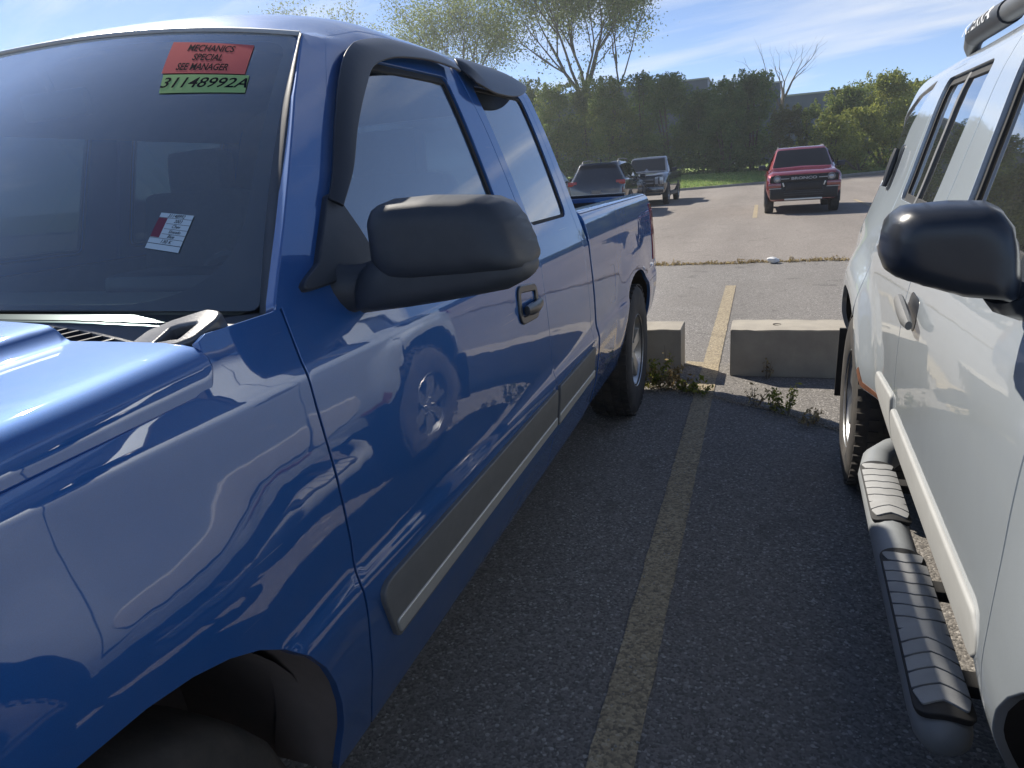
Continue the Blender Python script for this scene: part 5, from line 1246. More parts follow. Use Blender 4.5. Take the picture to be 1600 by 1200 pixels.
def far_vehicle(kind, x, y, rz, paint, label, cat, name, group=None, mods=()):
    t = thing(name, (x, y, 0), label, cat, group, rz, local=True)
    if kind == 'boxy':        # compact upright off-road wagon
        Wd, WBs, tail, Rt = .925, 2.67, 3.52, .355
        st = [(-.86, (.72, .42), (.84, .62), (.84, .93), (.78, 1.01), 1.035), (-.78, (.80, .40), (.905, .62), (.895, .97), (.82, 1.06), 1.085), (-.30, (.84, .36), (.925, .65), (.915, 1.01), (.83, 1.10), 1.135), (.42, (.84, .34), (.925, .66), (.92, 1.06), (.82, 1.145), 1.175),
              (.62, (.84, .34), (.925, .66), (.92, 1.08), (.78, 1.20), 1.24), (1.22, (.84, .34), (.925, .66), (.92, 1.10), (.665, 1.68), 1.705), (1.6, (.84, .34), (.925, .66), (.92, 1.11), (.655, 1.725), 1.75), (2.6, (.84, .34), (.925, .66), (.92, 1.12), (.65, 1.735), 1.76), (3.30, (.84, .38), (.91, .66), (.90, 1.13), (.635, 1.715), 1.74), (3.48, (.80, .42), (.885, .66), (.875, 1.13), (.66, 1.45), 1.48), (3.54, (.76, .45), (.86, .66), (.855, 1.05), (.75, 1.15), 1.16)]
        wsb, wst, hb = (.53, 1.165), (1.20, 1.685), 1.10
        wb_w, wt_w = .80, .655; rails = True
        sidew = [((.80, 1.15), (1.45, 1.14), (1.50, 1.66), (1.28, 1.62)), ((1.50, 1.14), (2.35, 1.15), (2.32, 1.67), (1.56, 1.66)), ((2.42, 1.16), (3.22, 1.18), (3.12, 1.64), (2.40, 1.67))]
        rearw = ((3.50, 1.16), (3.345, 1.66)); rw = (.74, .60); lampz = (.92, 1.16)
    elif kind == 'suv':       # larger rounded wagon
        Wd, WBs, tail, Rt = .965, 2.93, 3.86, .375
        st = [(-.92, (.72, .42), (.80, .62), (.80, .86), (.72, .96), .98), (-.78, (.84, .38), (.93, .64), (.91, .96), (.82, 1.04), 1.07), (.40, (.88, .34), (.965, .66), (.95, 1.06), (.82, 1.13), 1.165), (.62, (.88, .34), (.965, .66), (.95, 1.08), (.80, 1.18), 1.22), (1.40, (.88, .34), (.965, .66), (.95, 1.11), (.66, 1.70), 1.73),
              (1.9, (.88, .34), (.965, .66), (.95, 1.13), (.655, 1.755), 1.79), (2.9, (.88, .34), (.965, .66), (.95, 1.15), (.645, 1.755), 1.79), (3.52, (.86, .40), (.95, .66), (.93, 1.16), (.62, 1.71), 1.745), (3.72, (.82, .44), (.93, .66), (.915, 1.15), (.70, 1.42), 1.45), (3.84, (.78, .46), (.90, .66), (.89, 1.08), (.80, 1.16), 1.18), (3.90, (.74, .48), (.86, .66), (.85, .98), (.78, 1.06), 1.08)]
        wsb, wst = (.60, 1.165), (1.38, 1.70); wb_w, wt_w = .80, .645; rails = True
        sidew = [((.95, 1.16), (1.62, 1.16), (1.68, 1.69), (1.45, 1.65)), ((1.68, 1.16), (2.60, 1.19), (2.55, 1.70), (1.74, 1.69)), ((2.68, 1.20), (3.48, 1.22), (3.34, 1.65), (2.62, 1.69))]
        rearw = ((3.76, 1.20), (3.555, 1.69)); rw = (.76, .60); lampz = (1.04, 1.18)
    else:                     # full size crew cab pickup
        Wd, WBs, tail, Rt = 1.0, 3.68, 4.95, .40
        st = [(-.90, (.80, .50), (.90, .70), (.91, 1.00), (.86, 1.16), 1.18), (-.80, (.90, .46), (.975, .72), (.96, 1.06), (.88, 1.20), 1.22), (.45, (.93, .42), (1.0, .74), (.98, 1.16), (.86, 1.27), 1.31), (.68, (.93, .42), (1.0, .74), (.98, 1.19), (.84, 1.32), 1.36), (1.40, (.93, .42), (1.0, .74), (.98, 1.21), (.72, 1.86), 1.89),
              (1.8, (.93, .42), (1.0, .74), (.98, 1.22), (.71, 1.91), 1.945), (2.8, (.93, .42), (1.0, .74), (.98, 1.23), (.70, 1.91), 1.945), (3.12, (.93, .42), (1.0, .74), (.98, 1.23), (.70, 1.86), 1.89), (3.20, (.93, .42), (1.0, .74), (.98, 1.23), (.86, 1.27), .95), (4.88, (.93, .48), (1.0, .74), (.98, 1.24), (.90, 1.27), .95), (4.95, (.90, .50), (.97, .74), (.95, 1.20), (.90, 1.22), 1.2)]
        wsb, wst = (.66, 1.31), (1.38, 1.855); wb_w, wt_w = .83, .70; rails = False
        sidew = [((1.05, 1.27), (1.85, 1.26), (1.90, 1.83), (1.55, 1.80)), ((1.92, 1.26), (2.95, 1.28), (2.90, 1.82), (1.97, 1.83))]
        rearw = ((3.18, 1.36), (3.13, 1.82)); rw = (.72, .66); lampz = (.85, 1.18)
    body = loft_body('body', st, paint, t)
    fr = (0, -1, .4)
    pane('windshield', [(-wb_w, wsb[0] - .02, wsb[1]), (wb_w, wsb[0] - .02, wsb[1]), (wt_w, wst[0] - .03, wst[1] - .01), (-wt_w, wst[0] - .03, wst[1] - .01)], FARGLASS, t, fr, .03, .08, .014, .02)
    def wx(z, yy):           # half width of the greenhouse at height z
        r = min(st, key=lambda q: abs(q[0] - yy)); (wl, zl), (wt, zt) = r[3], r[4]
        k = min(max((z - zl) / max(zt - zl, .05), 0), 1); return wl + (wt - wl) * k
    for s in (1, -1):
        for q in sidew:
            P4 = [(s * (wx(z, a if 1.5 < a < 3.2 else 2.0) + .004), a, z) for a, z in q]
            pane('side_window', P4 if s > 0 else [P4[1], P4[0], P4[3], P4[2]], FARGLASS, t, (s, 0, .2), .012, .05, .012, .016)
        for cy in (0, WBs):
            b = MB(); b.lathe([(Rt + .075, Wd - .05), (Rt + .075, Wd + .016), (Rt + .045, Wd + .020), (Rt + .04, Wd - .05)], (0, cy, Rt), 'X', 22, True, a0=-.2, a1=math.pi + .2)
            b.lathe([(0, Wd - .01), (Rt + .05, Wd - .01), (Rt + .05, Wd + .004), (0, Wd + .004)], (0, cy, Rt), 'X', 22, a0=-.15, a1=math.pi + .15)
            if s < 0: bmesh.ops.scale(b.bm, vec=(-1, 1, 1), verts=b.bm.verts)
            b.build('wheel_arch', BLACKPLASTIC, t)
            make_wheel(t, (s * (Wd - .10), cy, Rt - .004), s, Rt, .235, .21, 5, ALLOY, detail=False)
        # mirrors
        zm = wsb[1] + .02
        b = MB(); b.box((s * (Wd + .11), wsb[0] + .36, zm + .04), (.20, .10, .14), .04); b.tube([(s * (Wd - .06), wsb[0] + .40, zm - .02), (s * (Wd + .06), wsb[0] + .37, zm)], .025, 8); b.build('side_mirror', BLACKPLASTIC, t)
        b = MB(); b.box((s * (Wd - .02), WBs / 2, .40), (.06, WBs - .85, .14), .02); b.build('sill_cladding', BLACKPLASTIC, t)
        for hy in (1.42, 2.35):
            b = MB(); b.box((s * (Wd + .012), hy + .05, 1.0), (.03, .16, .03), .01); b.build('door_handle', paint, t)
        if rails:
            b = MB(); y0, y1 = (1.45, 3.2); z0 = st[5][4][1] + .03
            b.tube([(s * .615, y0, z0 - .04), (s * .605, y0 + .10, z0 + .045), (s * .60, (y0 + y1) / 2, z0 + .06), (s * .60, y1 - .15, z0 + .035), (s * .60, y1, z0 - .06)], .018, 8); b.build('roof_rail', RACK, t)
        # tail lamps
        b = MB(); b.box((s * (Wd - .16), tail - .03, sum(lampz) / 2), (.30 if kind == 'suv' else .14, .12, lampz[1] - lampz[0]), .02); b.build('tail_lamp', REDLENS, t)
    pane('rear_window', [(rw[0], rearw[0][0] + .012, rearw[0][1]), (-rw[0], rearw[0][0] + .012, rearw[0][1]), (-rw[1], rearw[1][0] + .012, rearw[1][1]), (rw[1], rearw[1][0] + .012, rearw[1][1])], FARGLASS, t, (0, 1, .3), .02, .07, .02, .03)
    b = MB(); b.box((0, tail - .02, .56), (1.70, .16, .20), .05); b.build('rear_bumper', BLACKPLASTIC, t)
    b = MB(); b.box((0, tail + .035, .80), (.32, .012, .16), .004); b.build('plate_holder', GREYPLASTIC, t)
    if rails:
        b = MB(); b.prism([(-.012, 2.9, st[5][5] - .01), (-.012, 3.1, st[5][5] - .01), (-.012, 3.08, st[5][5] + .07), (-.012, 3.04, st[5][5] + .075)], (.024, 0, 0)); b.build('antenna_fin', paint, t)
    return t, body

GRILLEBLACK = mat('grille_black', (.010, .010, .012), .5)
LAMPSHELL = mat('lamp_shell', (.20, .20, .21), .3, .6)
FARLETTER = mat('grille_letter_grey', (.42, .42, .42), .5)
def red_suv():
    t, body = far_vehicle('boxy', 1.13, 20.86, R(0), RED, 'bright red boxy SUV facing the camera with a black grille and round headlights', 'SUV', 'red_suv')
    Y = -.868
    b = MB(); b.box((0, Y - .01, .925), (1.62, .05, .165), .035); g = b.build('grille', GRILLEBLACK, t)
    for s in (1, -1):
        b = MB(); b.lathe([(.062, -.035), (.078, -.045), (.094, -.035), (.098, 0), (.06, 0)], (s * .655, Y - .01, .925), 'Y', 28, True); hl = b.build('headlight', LAMPSHELL, t)
        b = MB(); b.lathe([(0, -.042), (.04, -.038), (.066, -.026), (.066, 0), (0, 0)], (s * .655, Y - .01, .925), 'Y', 24); b.build('lens', CLEARLENS, hl)
        b = MB(); b.box((s * .655, Y - .052, .925), (.115, .008, .022), .003); b.box((s * .46, Y - .04, .925), (.20, .012, .020), .004); b.build('light_bar', FARLETTER, g)
        b = MB(); b.box((s * .72, Y + .025, .765), (.34, .13, .135), .035); b.build('bumper_corner', RED, t)
        b = MB(); b.box((s * .50, Y - .035, .775), (.035, .03, .11), .008, Matrix.Rotation(s * .35, 3, 'Y')); b.box((s * .70, Y - .03, .685), (.30, .03, .014), .004); b.build('bumper_trim', DULLCHROME, t)
        b = MB(); b.lathe([(0, -.02), (.035, -.016), (.042, 0), (0, .01)], (s * .66, Y - .005, .57), 'Y', 18); b.build('fog_lamp', CLEARLENS, t)
    b = MB(); b.box((0, Y + .05, .56), (1.66, .18, .32), .05); b.box((0, Y - .02, .72), (.90, .10, .20), .03); bp = b.build('front_bumper', GRILLEBLACK, t)
    b = MB(); b.box((0, Y + .035, .72), (1.66, .10, .58), .04); b.build('front_fascia', GRILLEBLACK, t)
    for k in range(4):
        b = MB(); b.box((0, Y - .045, .50 + k * .055), (.96, .02, .018), .004); b.build('intake_slat', SMOOTHBLACK, bp)
    b = MB(); b.box((0, Y + .01, .395), (.92, .14, .045), .012); b.build('skid_plate', DULLCHROME, t)
    V, F = text2d('BRONCO', 1, .025, 0); w = V[:, 0].max() - V[:, 0].min(); sc_ = .62 / w
    mesh_obj('grille_lettering', np.stack([V[:, 0] * sc_, np.full(len(V), Y - .040), .925 + V[:, 1] * .092], 1), F, FARLETTER, g, False)
red_suv()
far_vehicle('suv', -5.0, 26.45, math.pi, BLACKPAINT, 'black SUV seen from behind beyond the blue pickup bed, red tail lamps glowing dull', 'SUV', 'black_suv')
def grey_pickup():
    t, body = far_vehicle('pickup', -4.45, 29.2, 0, DARKGREY, 'dark grey crew cab pickup facing the camera beside the black SUV', 'pickup truck', 'grey_pickup')
    Y = -.915
    b = MB(); b.box((0, Y, .95), (1.10, .07, .36), .04); g = b.build('grille', SMOOTHBLACK, t)
    for k in range(2):
        b = MB(); b.box((0, Y - .045, .88 + .13 * k), (1.02, .03, .05), .012); b.build('grille_bar', LAMPSHELL, g)
    for s in (1, -1):
        b = MB(); b.box((s * .73, Y + .03, .97), (.34, .12, .30), .04); hl = b.build('headlight', CLEARLENS, t)
        b = MB(); b.box((s * .73, Y - .035, .97), (.05, .02, .26), .006); b.build('lamp_bezel', SMOOTHBLACK, hl)
        b = MB(); b.lathe([(0, -.02), (.045, -.015), (.05, 0), (0, .01)], (s * .72, Y - .04, .60), 'Y', 16); b.build('fog_lamp', CLEARLENS, t)
    b = MB(); b.box((0, Y + .02, .62), (1.86, .18, .26), .05); b.build('front_bumper', DARKGREY, t)
    b = MB(); b.box((0, Y + .02, .46), (1.60, .14, .12), .03); b.build('air_dam', BLACKPLASTIC, t)
grey_pickup()
far_vehicle('suv', -7.85, 27.4, math.pi, PALEPAINT, 'pale SUV mostly hidden by the blue pickup cab, left of the black SUV', 'SUV', 'pale_suv')
far_vehicle('boxy', -21.5, 25.9, math.pi, DARKGREY, 'dark grey boxy SUV glimpsed through the right half of the blue pickup windshield', 'SUV', 'grey_suv')
far_vehicle('boxy', -27.2, 25.9, math.pi, PALEPAINT, 'pale boxy SUV glimpsed through the middle of the blue pickup windshield', 'SUV', 'pale_boxy_suv')
# ------------------------------------------------------------------ trees and shrubs beyond the kerb
BARK = mat('bark', (.085, .07, .055), .9, noise=(6, .8, (.14, .12, .10)), bump=(20, .6, .03))
BAREBARK = mat('bare_bark', (.13, .11, .095), .9, noise=(6, .8, (.20, .18, .16)), bump=(20, .5, .02))
LF_DARK = leaf_material('dark_leaves', [(.085, .15, .055), (.15, .24, .075), (.26, .31, .10)], .5, .5)
LF_MID = leaf_material('mid_leaves', [(.11, .17, .05), (.21, .275, .075), (.34, .34, .10)], .5, .52)
LF_YEL = leaf_material('yellowing_leaves', [(.13, .18, .045), (.27, .31, .065), (.43, .41, .10)], .55, .48)
LF_PALE = leaf_material('pale_leaves', [(.075, .095, .045), (.115, .13, .06), (.16, .16, .075)], .6, .35)
LF_GOLD = leaf_material('light_leaves', [(.10, .15, .045), (.19, .24, .07), (.32, .33, .11)], .55, .55)
def bush(name, label, cat, x, y, h, r, n, m, group, clumps=46, leaf=.22, base=.0, seed=0, depth=.8, taper=.5):
    g0 = np.random.default_rng(seed); z0 = ground_z(x, y) - .05
    t = thing(name, (x, y, z0), label, cat, group)
    C_ = []
    for k in range(clumps):
        u = g0.random() ** .8; ang = g0.uniform(0, 2 * math.pi); prof = (1 - taper * u ** 2.2) * math.sqrt(max(1 - (max(u - .55, 0) / .5) ** 2, .05)); q = math.sqrt(g0.random()) * .92
        C_.append((x + math.cos(ang) * r * prof * q, y + math.sin(ang) * r * prof * q * depth, z0 + base + (h - base) * (u * .90 + .05), r * g0.uniform(.20, .36), g0.uniform(-.22, .22)))
    per = n // clumps; P = []; TT = []
    for (a, b, c, rr, tt) in C_:
        d = g0.normal(size=(per, 3)); d /= np.linalg.norm(d, axis=1, keepdims=True); rad = rr * g0.random((per, 1)) ** .45
        q = np.array([a, b, c]) + d * rad * [1.1, 1.0, .85]; P.append(q); TT.append(np.full(per, .45 + tt) + g0.normal(size=per) * .17)
    for k in range(14):
        a_, b_ = x + g0.uniform(-.7, .7) * r, y + g0.uniform(-.5, .5) * r; q = g0.random((60, 3)); zz_ = z0 + h * g0.uniform(.82, .97) + q[:, 2] * g0.uniform(.2, .8)
        P.append(np.stack([a_ + (q[:, 0] - .5) * .5 * (1.2 - q[:, 2]), b_ + (q[:, 1] - .5) * .5 * (1.2 - q[:, 2]), zz_], 1)); TT.append(np.full(60, .6) + g0.normal(size=60) * .15)
    P = np.concatenate(P); TT = np.concatenate(TT); k = P[:, 2] > z0 + .05; P, TT = P[k], TT[k]
    leaf_mesh('crown', P, leaf * g0.uniform(.6, 1.3, len(P)), m, t, TT, .6)
    b = MB()
    for k in range(5):
        a = g0.uniform(0, 6.28); tip = C_[k * (clumps // 5)]
        b.tube([(x + math.cos(a) * .2, y + math.sin(a) * .2, z0 - .1), ((x * .5 + tip[0] * .5), (y * .5 + tip[1] * .5), z0 + (tip[2] - z0) * .55), tip[:3]], [.10, .07, .03], 6)
    b.build('trunk', BARK, t)
    return t
def branch_tree(name, label, x, y, h, fork, spread, m, n, seed, group=None, leaf=.26, levels=5, lean=(0, 0), bark=None, trunk_r=.28, kids=(3, 4), tuft=1.2, up=.35, limbs=5, thick=1.0, reach=(.34, .46)):
    rr = random.Random(seed); z0 = ground_z(x, y) - .1; t = thing(name, (x, y, z0), label, 'tree', group); b = MB(); tips = []
    def grow(p, d, L, r, lv):
        pts = [p]; q = p; dd = d.copy()
        for k in range(4):
            dd = (dd + Vector((rr.uniform(-1, 1), rr.uniform(-1, 1), rr.uniform(-.5, 1))) * .16 + Vector((0, 0, up * .12))).normalized(); q = q + dd * (L / 4); pts.append(q)
        rad = [r * (1 - .42 * k / 4) for k in range(5)]
        b.tube(pts, rad, 6 if lv < 3 else 4)
        if lv >= 2: tips.extend([(pts[2], lv), (pts[3], lv), (pts[4], lv)])
        elif n: tips.extend([(pts[2] + Vector((rr.uniform(-.7, .7), rr.uniform(-.7, .7), rr.uniform(-.2, .8))), lv), (pts[3] + Vector((rr.uniform(-.8, .8), rr.uniform(-.8, .8), rr.uniform(-.2, .8))), lv)])
        if lv >= levels: tips.append((pts[-1], lv)); return
        k_ = rr.randint(*kids)
        for k in range(k_):
            s = pts[-1] if k == 0 else pts[rr.choice([2, 3, 4])]
            ax = dd.orthogonal().normalized(); ax.rotate(Quaternion(dd, rr.uniform(0, 6.28)))
            nd = (dd + ax * rr.uniform(.35, .85) * (.6 if k == 0 else 1)).normalized()
            grow(s, nd, L * rr.uniform(.60, .80), rad[-1] * rr.uniform(.55, .8), lv + 1)
    p0 = Vector((x, y, z0)); d0 = Vector((lean[0], lean[1], 1)).normalized()
    trunk = [p0 + d0 * fork * k / 4 + Vector((rr.uniform(-.1, .1), rr.uniform(-.1, .1), 0)) for k in range(5)]
    b.tube(trunk, [trunk_r * (1.25 if k == 0 else 1 - .06 * k) for k in range(5)], 10)
    for k in range(limbs):
        a = 2 * math.pi * (k + rr.uniform(-.25, .25)) / limbs; sp = spread * rr.uniform(.55, 1.15)
        d = Vector((math.cos(a) * sp, math.sin(a) * sp, 1)).normalized()
        grow(trunk[4] - d0 * rr.uniform(0, fork * .16), d, (h - fork) * rr.uniform(*reach), trunk_r * rr.uniform(.42, .6) * thick, 1)
    b.build('trunk', bark or BARK, t, 60)
    if n:
        g0 = np.random.default_rng(seed); per = max(3, n // len(tips)); P = []; TT = []
        for (p, lv) in tips:
            k = int(per * (.5 + g0.random())) if g0.random() > .18 else 0
            P.append(np.array(p) + g0.normal(size=(k, 3)) * tuft * [.42, .42, .34]); TT.append(np.full(k, .45 + g0.uniform(-.25, .25)) + g0.normal(size=k) * .18)
        P = np.concatenate(P); TT = np.concatenate(TT); leaf_mesh('crown', P, leaf * g0.uniform(.6, 1.3, len(P)), m, t, TT, .55)
    return t
HG = 'dense shrubs and trees along the far lawn'
hedge = [  # x, y, h, r, material, label
    (-31.0, 62, 8.6, 3.6, LF_DARK, 'dark leafy tree far left in the hedge row, behind the blue pickup cab'),
    (-25.5, 63, 9.0, 3.6, LF_MID, 'tree in the hedge row behind the rear window of the blue pickup'),
    (-20.6, 64, 9.4, 3.2, LF_MID, 'leafy tree at the left end of the visible hedge row beside the blue cab'),
    (-17.0, 60, 8.3, 2.7, LF_MID, 'mid green tree right of the blue cab, in front of the tall branching tree'),
    (-14.6, 63, 8.8, 2.7, LF_MID, 'tree below the fork of the tall branching tree'),
    (-12.0, 60, 8.4, 2.5, LF_MID, 'bushy tree below the thin leaning tree, above the grey pickup'),
    (-9.6, 62, 8.5, 2.6, LF_DARK, 'darker tree rising just right of the thin leaning tree'),
    (-7.0, 60, 8.2, 2.6, LF_DARK, 'tall dark tree hiding the left corner of the warehouse roof'),
    (-4.6, 61, 6.9, 2.3, LF_DARK, 'dark tree under the right corner of the main warehouse roof'),
    (-2.5, 59, 7.2, 2.4, LF_DARK, 'dark round tree left of the bare tree'),
    (-.5, 61, 7.9, 2.4, LF_DARK, 'dark tree with the highest rounded top, beside the small warehouse tower'),
    (-3.6, 65, 6.8, 2.6, LF_DARK, 'tree filling the gap behind the dark trees, right of the main warehouse corner'),
    (-1.6, 66, 7.2, 2.4, LF_DARK, 'tree set back behind the highest rounded dark tree'),
    (6.3, 60, 6.2, 2.3, LF_MID, 'tree behind the yellowing shrub, above the right side of the red SUV'),
    (8.9, 61, 7.0, 2.8, LF_YEL, 'large bushy tree right of the red SUV'),
    (11.6, 63, 6.6, 2.7, LF_MID, 'bushy tree second to the right of the red SUV'),
    (14.6, 66, 6.8, 3.0, LF_YEL, 'yellow tinged tree next to the silver SUV rear window'),
    (18.5, 70, 7.4, 3.4, LF_MID, 'tree hidden behind the silver SUV rear glass'),
    (23.0, 78, 8.5, 3.8, LF_DARK, 'far right tree of the row behind the silver SUV'),
]
for i, (x, y, h, r, m, lb) in enumerate(hedge):
    bush('hedge_tree', lb, 'tree', x, y, h - .3, r, 15000, m, HG, 70, .175, 0, 100 + i, .8, .45)
bush('pale_shrub', 'pale grey green shrub below the bare tree', 'shrub', 1.7, 55.5, 4.3, 1.45, 5000, LF_PALE, None, 40, .16, 0, 31, .9, .35)
bush('pale_shrub', 'pale shrub immediately left of the yellow shrub', 'shrub', 3.3, 56.5, 4.5, 1.5, 5000, LF_MID, None, 40, .16, 0, 32, .9, .35)
bush('yellow_shrub', 'bright yellow green shrub directly above the red SUV roof', 'shrub', 4.9, 54, 3.9, 1.9, 6200, LF_YEL, None, 40, .18, 0, 33, .9, .4)
bush('low_shrub', 'low yellowing shrub right of the bright yellow one', 'shrub', 6.9, 57, 4.3, 1.8, 5200, LF_YEL, None, 34, .18, 0, 34, .9, .4)
bush('low_shrub', 'low sunny shrub at the foot of the dark trees, left above the red SUV', 'shrub', 2.6, 53, 1.6, 1.2, 2200, LF_YEL, None, 20, .15, 0, 35, .9, .4)
# dark undergrowth at the foot of the row, one mass
px = rng.uniform(-34, 20, 16000); py = 58.5 + rng.uniform(-1.2, 2.5, 16000) + .3 * np.maximum(px - 4, 0); pz = np.array([ground_z(a, b) for a, b in zip(px, py)]) + rng.random(16000) ** 1.5 * 1.9
tag(leaf_mesh('undergrowth', np.stack([px, py, pz], 1), rng.uniform(.14, .32, 16000), LF_DARK, None, np.clip(.3 + rng.normal(size=16000) * .2, 0, 1)), kind='stuff')

branch_tree('tall_tree', 'tall branching tree with thin yellow green leaves, right of the blue pickup roof', -16.2, 69, 20.5, 8.3, .74, LF_GOLD, 52000, 5, None, .26, 4, (0, 0), None, .36, (3, 5), 1.7, .2, 6, 1.0, (.40, .54))
branch_tree('leaning_tree', 'thin leaning tree with a sparse crown and bare top twigs', -12.9, 67, 17.5, 8.2, .5, LF_GOLD, 3600, 12, None, .22, 4, (.06, 0), None, .17, (2, 3), .8, limbs=3, reach=(.42, .6))
branch_tree('broad_tree', 'broad pale leafed tree standing directly behind the blue pickup cab roof', -30.5, 74, 20.0, 7.5, .56, LF_GOLD, 22000, 8, None, .25, 4, (0, 0), None, .34, (3, 5), 1.8, .2, 6, 1.0, (.38, .50))
branch_tree('bare_tree', 'bare leafless tree with forked grey branches above the dark trees', 2.0, 68, 11.6, 5.6, .85, LF_GOLD, 0, 23, None, .2, 4, (-.03, 0), BAREBARK, .16, (2, 3), 1, .25, 4, 1.25)
for i, (x, y, h, lb) in enumerate([(-62.4, 90, 26.0, 'distant tree top, leftmost above the blue pickup roof'), (-53.6, 90, 23.2, 'distant tree top, second from the left above the blue pickup roof'), (-45.2, 92, 20.6, 'small distant tree top poking over the rear of the blue pickup roof')]):
    branch_tree('distant_tree', lb, x, y, h, 12, .42, LF_GOLD, 9000, 40 + i, 'distant trees above the pickup roof', .32, 4, (0, 0), None, .3, (3, 4), 1.8)

# ------------------------------------------------------------------ weeds, cracks and litter
WEED = leaf_material('weed_leaves', [(.09, .14, .03), (.25, .27, .05), (.46, .42, .12)], .6, .6)
DRY = leaf_material('dry_weed', [(.16, .11, .05), (.34, .26, .13), (.50, .41, .22)], .75, .5)
def weed(x, y, h, r, n, m, label, group, seed, stems=6, leaf=.02, name='weed', stemmat=None):
    g0 = np.random.default_rng(seed); t = thing(name, (x, y, .0), label, 'weed', group); b = MB(); P = []
    for k in range(stems):
        a = g0.uniform(0, 6.28); q = g0.random() ** .6 * r; hh = h * g0.uniform(.5, 1); ax, ay = x + math.cos(a) * r * .15, y + math.sin(a) * r * .15
        p1 = np.array([ax + math.cos(a) * q * .5, ay + math.sin(a) * q * .5, hh * .6]); p2 = np.array([ax + math.cos(a) * q, ay + math.sin(a) * q, hh])
        b.tube([(ax, ay, -.01), tuple(p1), tuple(p2)], [.0025, .002, .001], 4, False)
        for j in range(n // stems):
            s = g0.random() ** .7; c = np.array([ax, ay, 0]) * (1 - s) ** 2 + 2 * s * (1 - s) * p1 + s * s * p2; P.append(c + g0.normal(size=3) * .012)
    b.build('stem', stemmat or BAREBARK, t); P = np.array(P); P[:, 2] = np.maximum(P[:, 2], .006)
    leaf_mesh('leaves', P, leaf * g0.uniform(.6, 1.4, len(P)), m, t, g0.random(len(P)), .45)
WG = 'weeds along the crack beside the yellow stripe'
wl_ = [(-.635, 4.42, .22, .12, 260, WEED, 'yellow green weed clump in the sun beside the rear tyre of the blue pickup'), (-.565, 4.40, .17, .12, 200, DRY, 'dry weed tuft just right of the sunlit clump by the rear tyre'), (-.48, 4.385, .12, .11, 160, DRY, 'dry brown weeds in front of the left concrete block'), (-.39, 4.36, .09, .10, 130, WEED, 'low weeds at the left edge of the yellow stripe'), (-.29, 4.31, .075, .08, 110, WEED, 'small dark weeds growing on the yellow stripe'), (-.55, 4.50, .26, .06, 30, DRY, 'single tall dry grass stem against the left concrete block'),
       (.20, 3.99, .20, .10, 170, WEED, 'tallest leafy weed in front of the right concrete block'), (.13, 4.03, .13, .08, 90, WEED, 'thinner weed just left of the tallest leafy weed'), (.02, 4.10, .11, .08, 70, DRY, 'wispy dry weed between the yellow stripe and the leafy weed'), (.33, 3.86, .07, .09, 100, DRY, 'low dry weeds nearest the rear tyre of the silver SUV'), (.10, 4.70, .12, .06, 40, DRY, 'thin dry stalks against the front of the right concrete block')]
for i, (x, y, h, r, n, m, lb) in enumerate(wl_): weed(x, y, h, r, n, m, lb, WG, 200 + i, leaf=.034 if i < 4 else .026)
# the crack they grow in
def crack(name, pts, w, z=.0035, m=None):
    P = np.array(pts, float); q = np.linspace(0, len(P) - 1, 60); X = np.interp(q, range(len(P)), P[:, 0]); Yv = np.interp(q, range(len(P)), P[:, 1]); g0 = np.random.default_rng(4)
    X = X + g0.normal(size=60) * .008; Yv = Yv + g0.normal(size=60) * .010; ww = w * g0.uniform(.4, 1.2, 60)
    V = [(a, b - c, z) for a, b, c in zip(X, Yv, ww)] + [(a, b + c, z) for a, b, c in zip(X, Yv, ww)]
    tag(mesh_obj(name, V, [(i, i + 1, 61 + i, 60 + i) for i in range(59)], m or DIRT, None, False), kind='structure')
crack('pavement_crack', [(-1.1, 4.60), (-.65, 4.42), (-.28, 4.30), (.1, 4.05), (.45, 3.77), (.9, 3.45)], .022)
crack('pavement_crack', [(-3.2, 11.6), (-2.3, 14.2), (-1.4, 15.8), (-.9, 19)], .02, .0075)
# loose grit swept along the crack and the joint
def grit(name, n, fx_, fy_, s0, s1, m):
    b = np.stack([fx_(n), fy_(n), np.full(n, .006)], 1); V = []; F = []
    base = np.array([(1, 0, 0), (-.5, .87, 0), (-.5, -.87, 0), (0, 0, 1.1)])
    for i, c in enumerate(b):
        s = rng.uniform(s0, s1); a = rng.uniform(0, 6.28); Rm = np.array([[math.cos(a), -math.sin(a), 0], [math.sin(a), math.cos(a), 0], [0, 0, 1]])
        V += list(c + (base * s) @ Rm.T); k = 4 * i; F += [(k, k + 1, k + 3), (k + 1, k + 2, k + 3), (k + 2, k, k + 3)]
    tag(mesh_obj(name, V, F, m, None, False), kind='stuff')
GRIT = mat('grit', (.30, .26, .21), .9, noise=(40, .9, (.45, .41, .35)))
grit('loose_stones', 1300, lambda n: rng.uniform(-.95, .55, n), lambda n: rng.uniform(.6, 4.3, n), .0015, .0055, mat('pale_stones', (.50, .48, .45), .85, noise=(90, .9, (.30, .28, .26))))
def gy_(n):
    x = gxs[-1]; return np.interp(x, [-1.1, -.65, -.28, .1, .45, .9], [4.60, 4.42, 4.30, 4.05, 3.77, 3.45]) + rng.normal(size=n) * .055
gxs = []
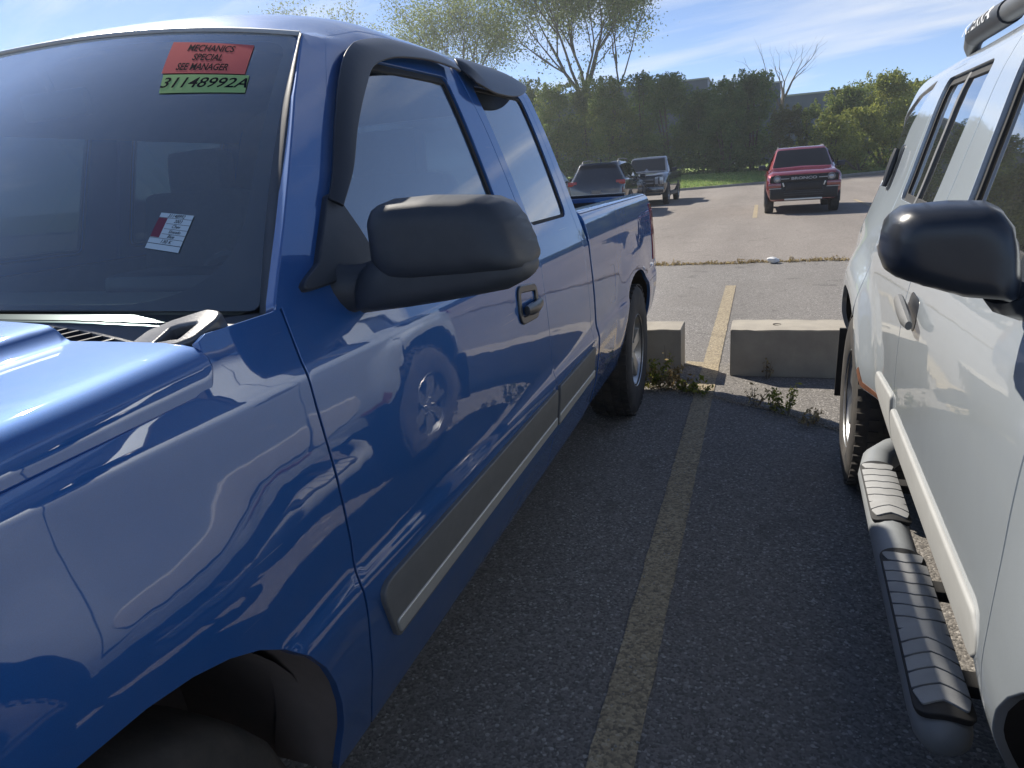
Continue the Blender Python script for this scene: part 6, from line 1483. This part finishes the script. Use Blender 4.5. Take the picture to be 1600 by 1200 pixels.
def gx_(n): gxs.append(rng.uniform(-.75, .75, n)); return gxs[-1]
grit('loose_grit', 1500, gx_, gy_, .002, .007, GRIT)
grit('loose_grit', 900, lambda n: rng.uniform(-4, 3, n), lambda n: JOINT_Y + rng.normal(size=n) * .10, .004, .012, GRIT)
JG = 'dry tufts in the joint across the lot'
jl = [(-1.36, .13, .10, 'dry tuft in the joint next to the rear bumper of the blue pickup'), (-1.16, .15, .09, 'second dry tuft in the joint from the blue pickup'), (-.62, .09, .08, 'low dry tuft in the joint midway between the pickup and the white litter'), (-.20, .14, .10, 'reddish dry tuft in the joint, left of the white litter'), (-.03, .10, .07, 'small dry tuft in the joint just left of the white litter'), (.48, .13, .08, 'dry tuft in the joint right of the white litter'), (.80, .10, .09, 'low dry tuft in the joint between the litter and the silver SUV'), (1.08, .15, .10, 'dry tuft in the joint beside the silver SUV tail')]
for i, (x, h, r, lb) in enumerate(jl): weed(x, JOINT_Y + jitter(x) * .9, h * .55, r, 50, DRY, lb, JG, 300 + i, 7, .03, 'dry_tuft')
def joint_litter():
    g0 = np.random.default_rng(9); n = 2600; x = g0.uniform(-4, 4, n); y = JOINT_Y + np.array([jitter(a) for a in x]) + g0.normal(size=n) * .05
    tag(leaf_mesh('dead_leaves', np.stack([x, y, .004 + g0.random(n) * .022], 1), g0.uniform(.015, .045, n), DRY, None, g0.random(n)), kind='stuff')
joint_litter()
def litter():
    bm = bmesh.new(); bmesh.ops.create_icosphere(bm, subdivisions=3, radius=.075)
    from mathutils import noise as mn
    for v in bm.verts:
        n = mn.noise(v.co * 14 + Vector((3, 1, 2))) + .5 * mn.noise(v.co * 31); v.co *= 1 + n * .38; v.co.x *= 1.05; v.co.z *= .62; v.co += Vector((.24, 10.47, .045)); v.co.z = max(v.co.z, .006)
    b = MB(); b.bm.free(); b.bm = bm; o = b.build('litter', mat('crumpled_paper', (.70, .70, .68), .8), None, 25, smooth=False)
    tag(o, 'crumpled white paper litter lying at the joint across the lot', 'litter')
litter()
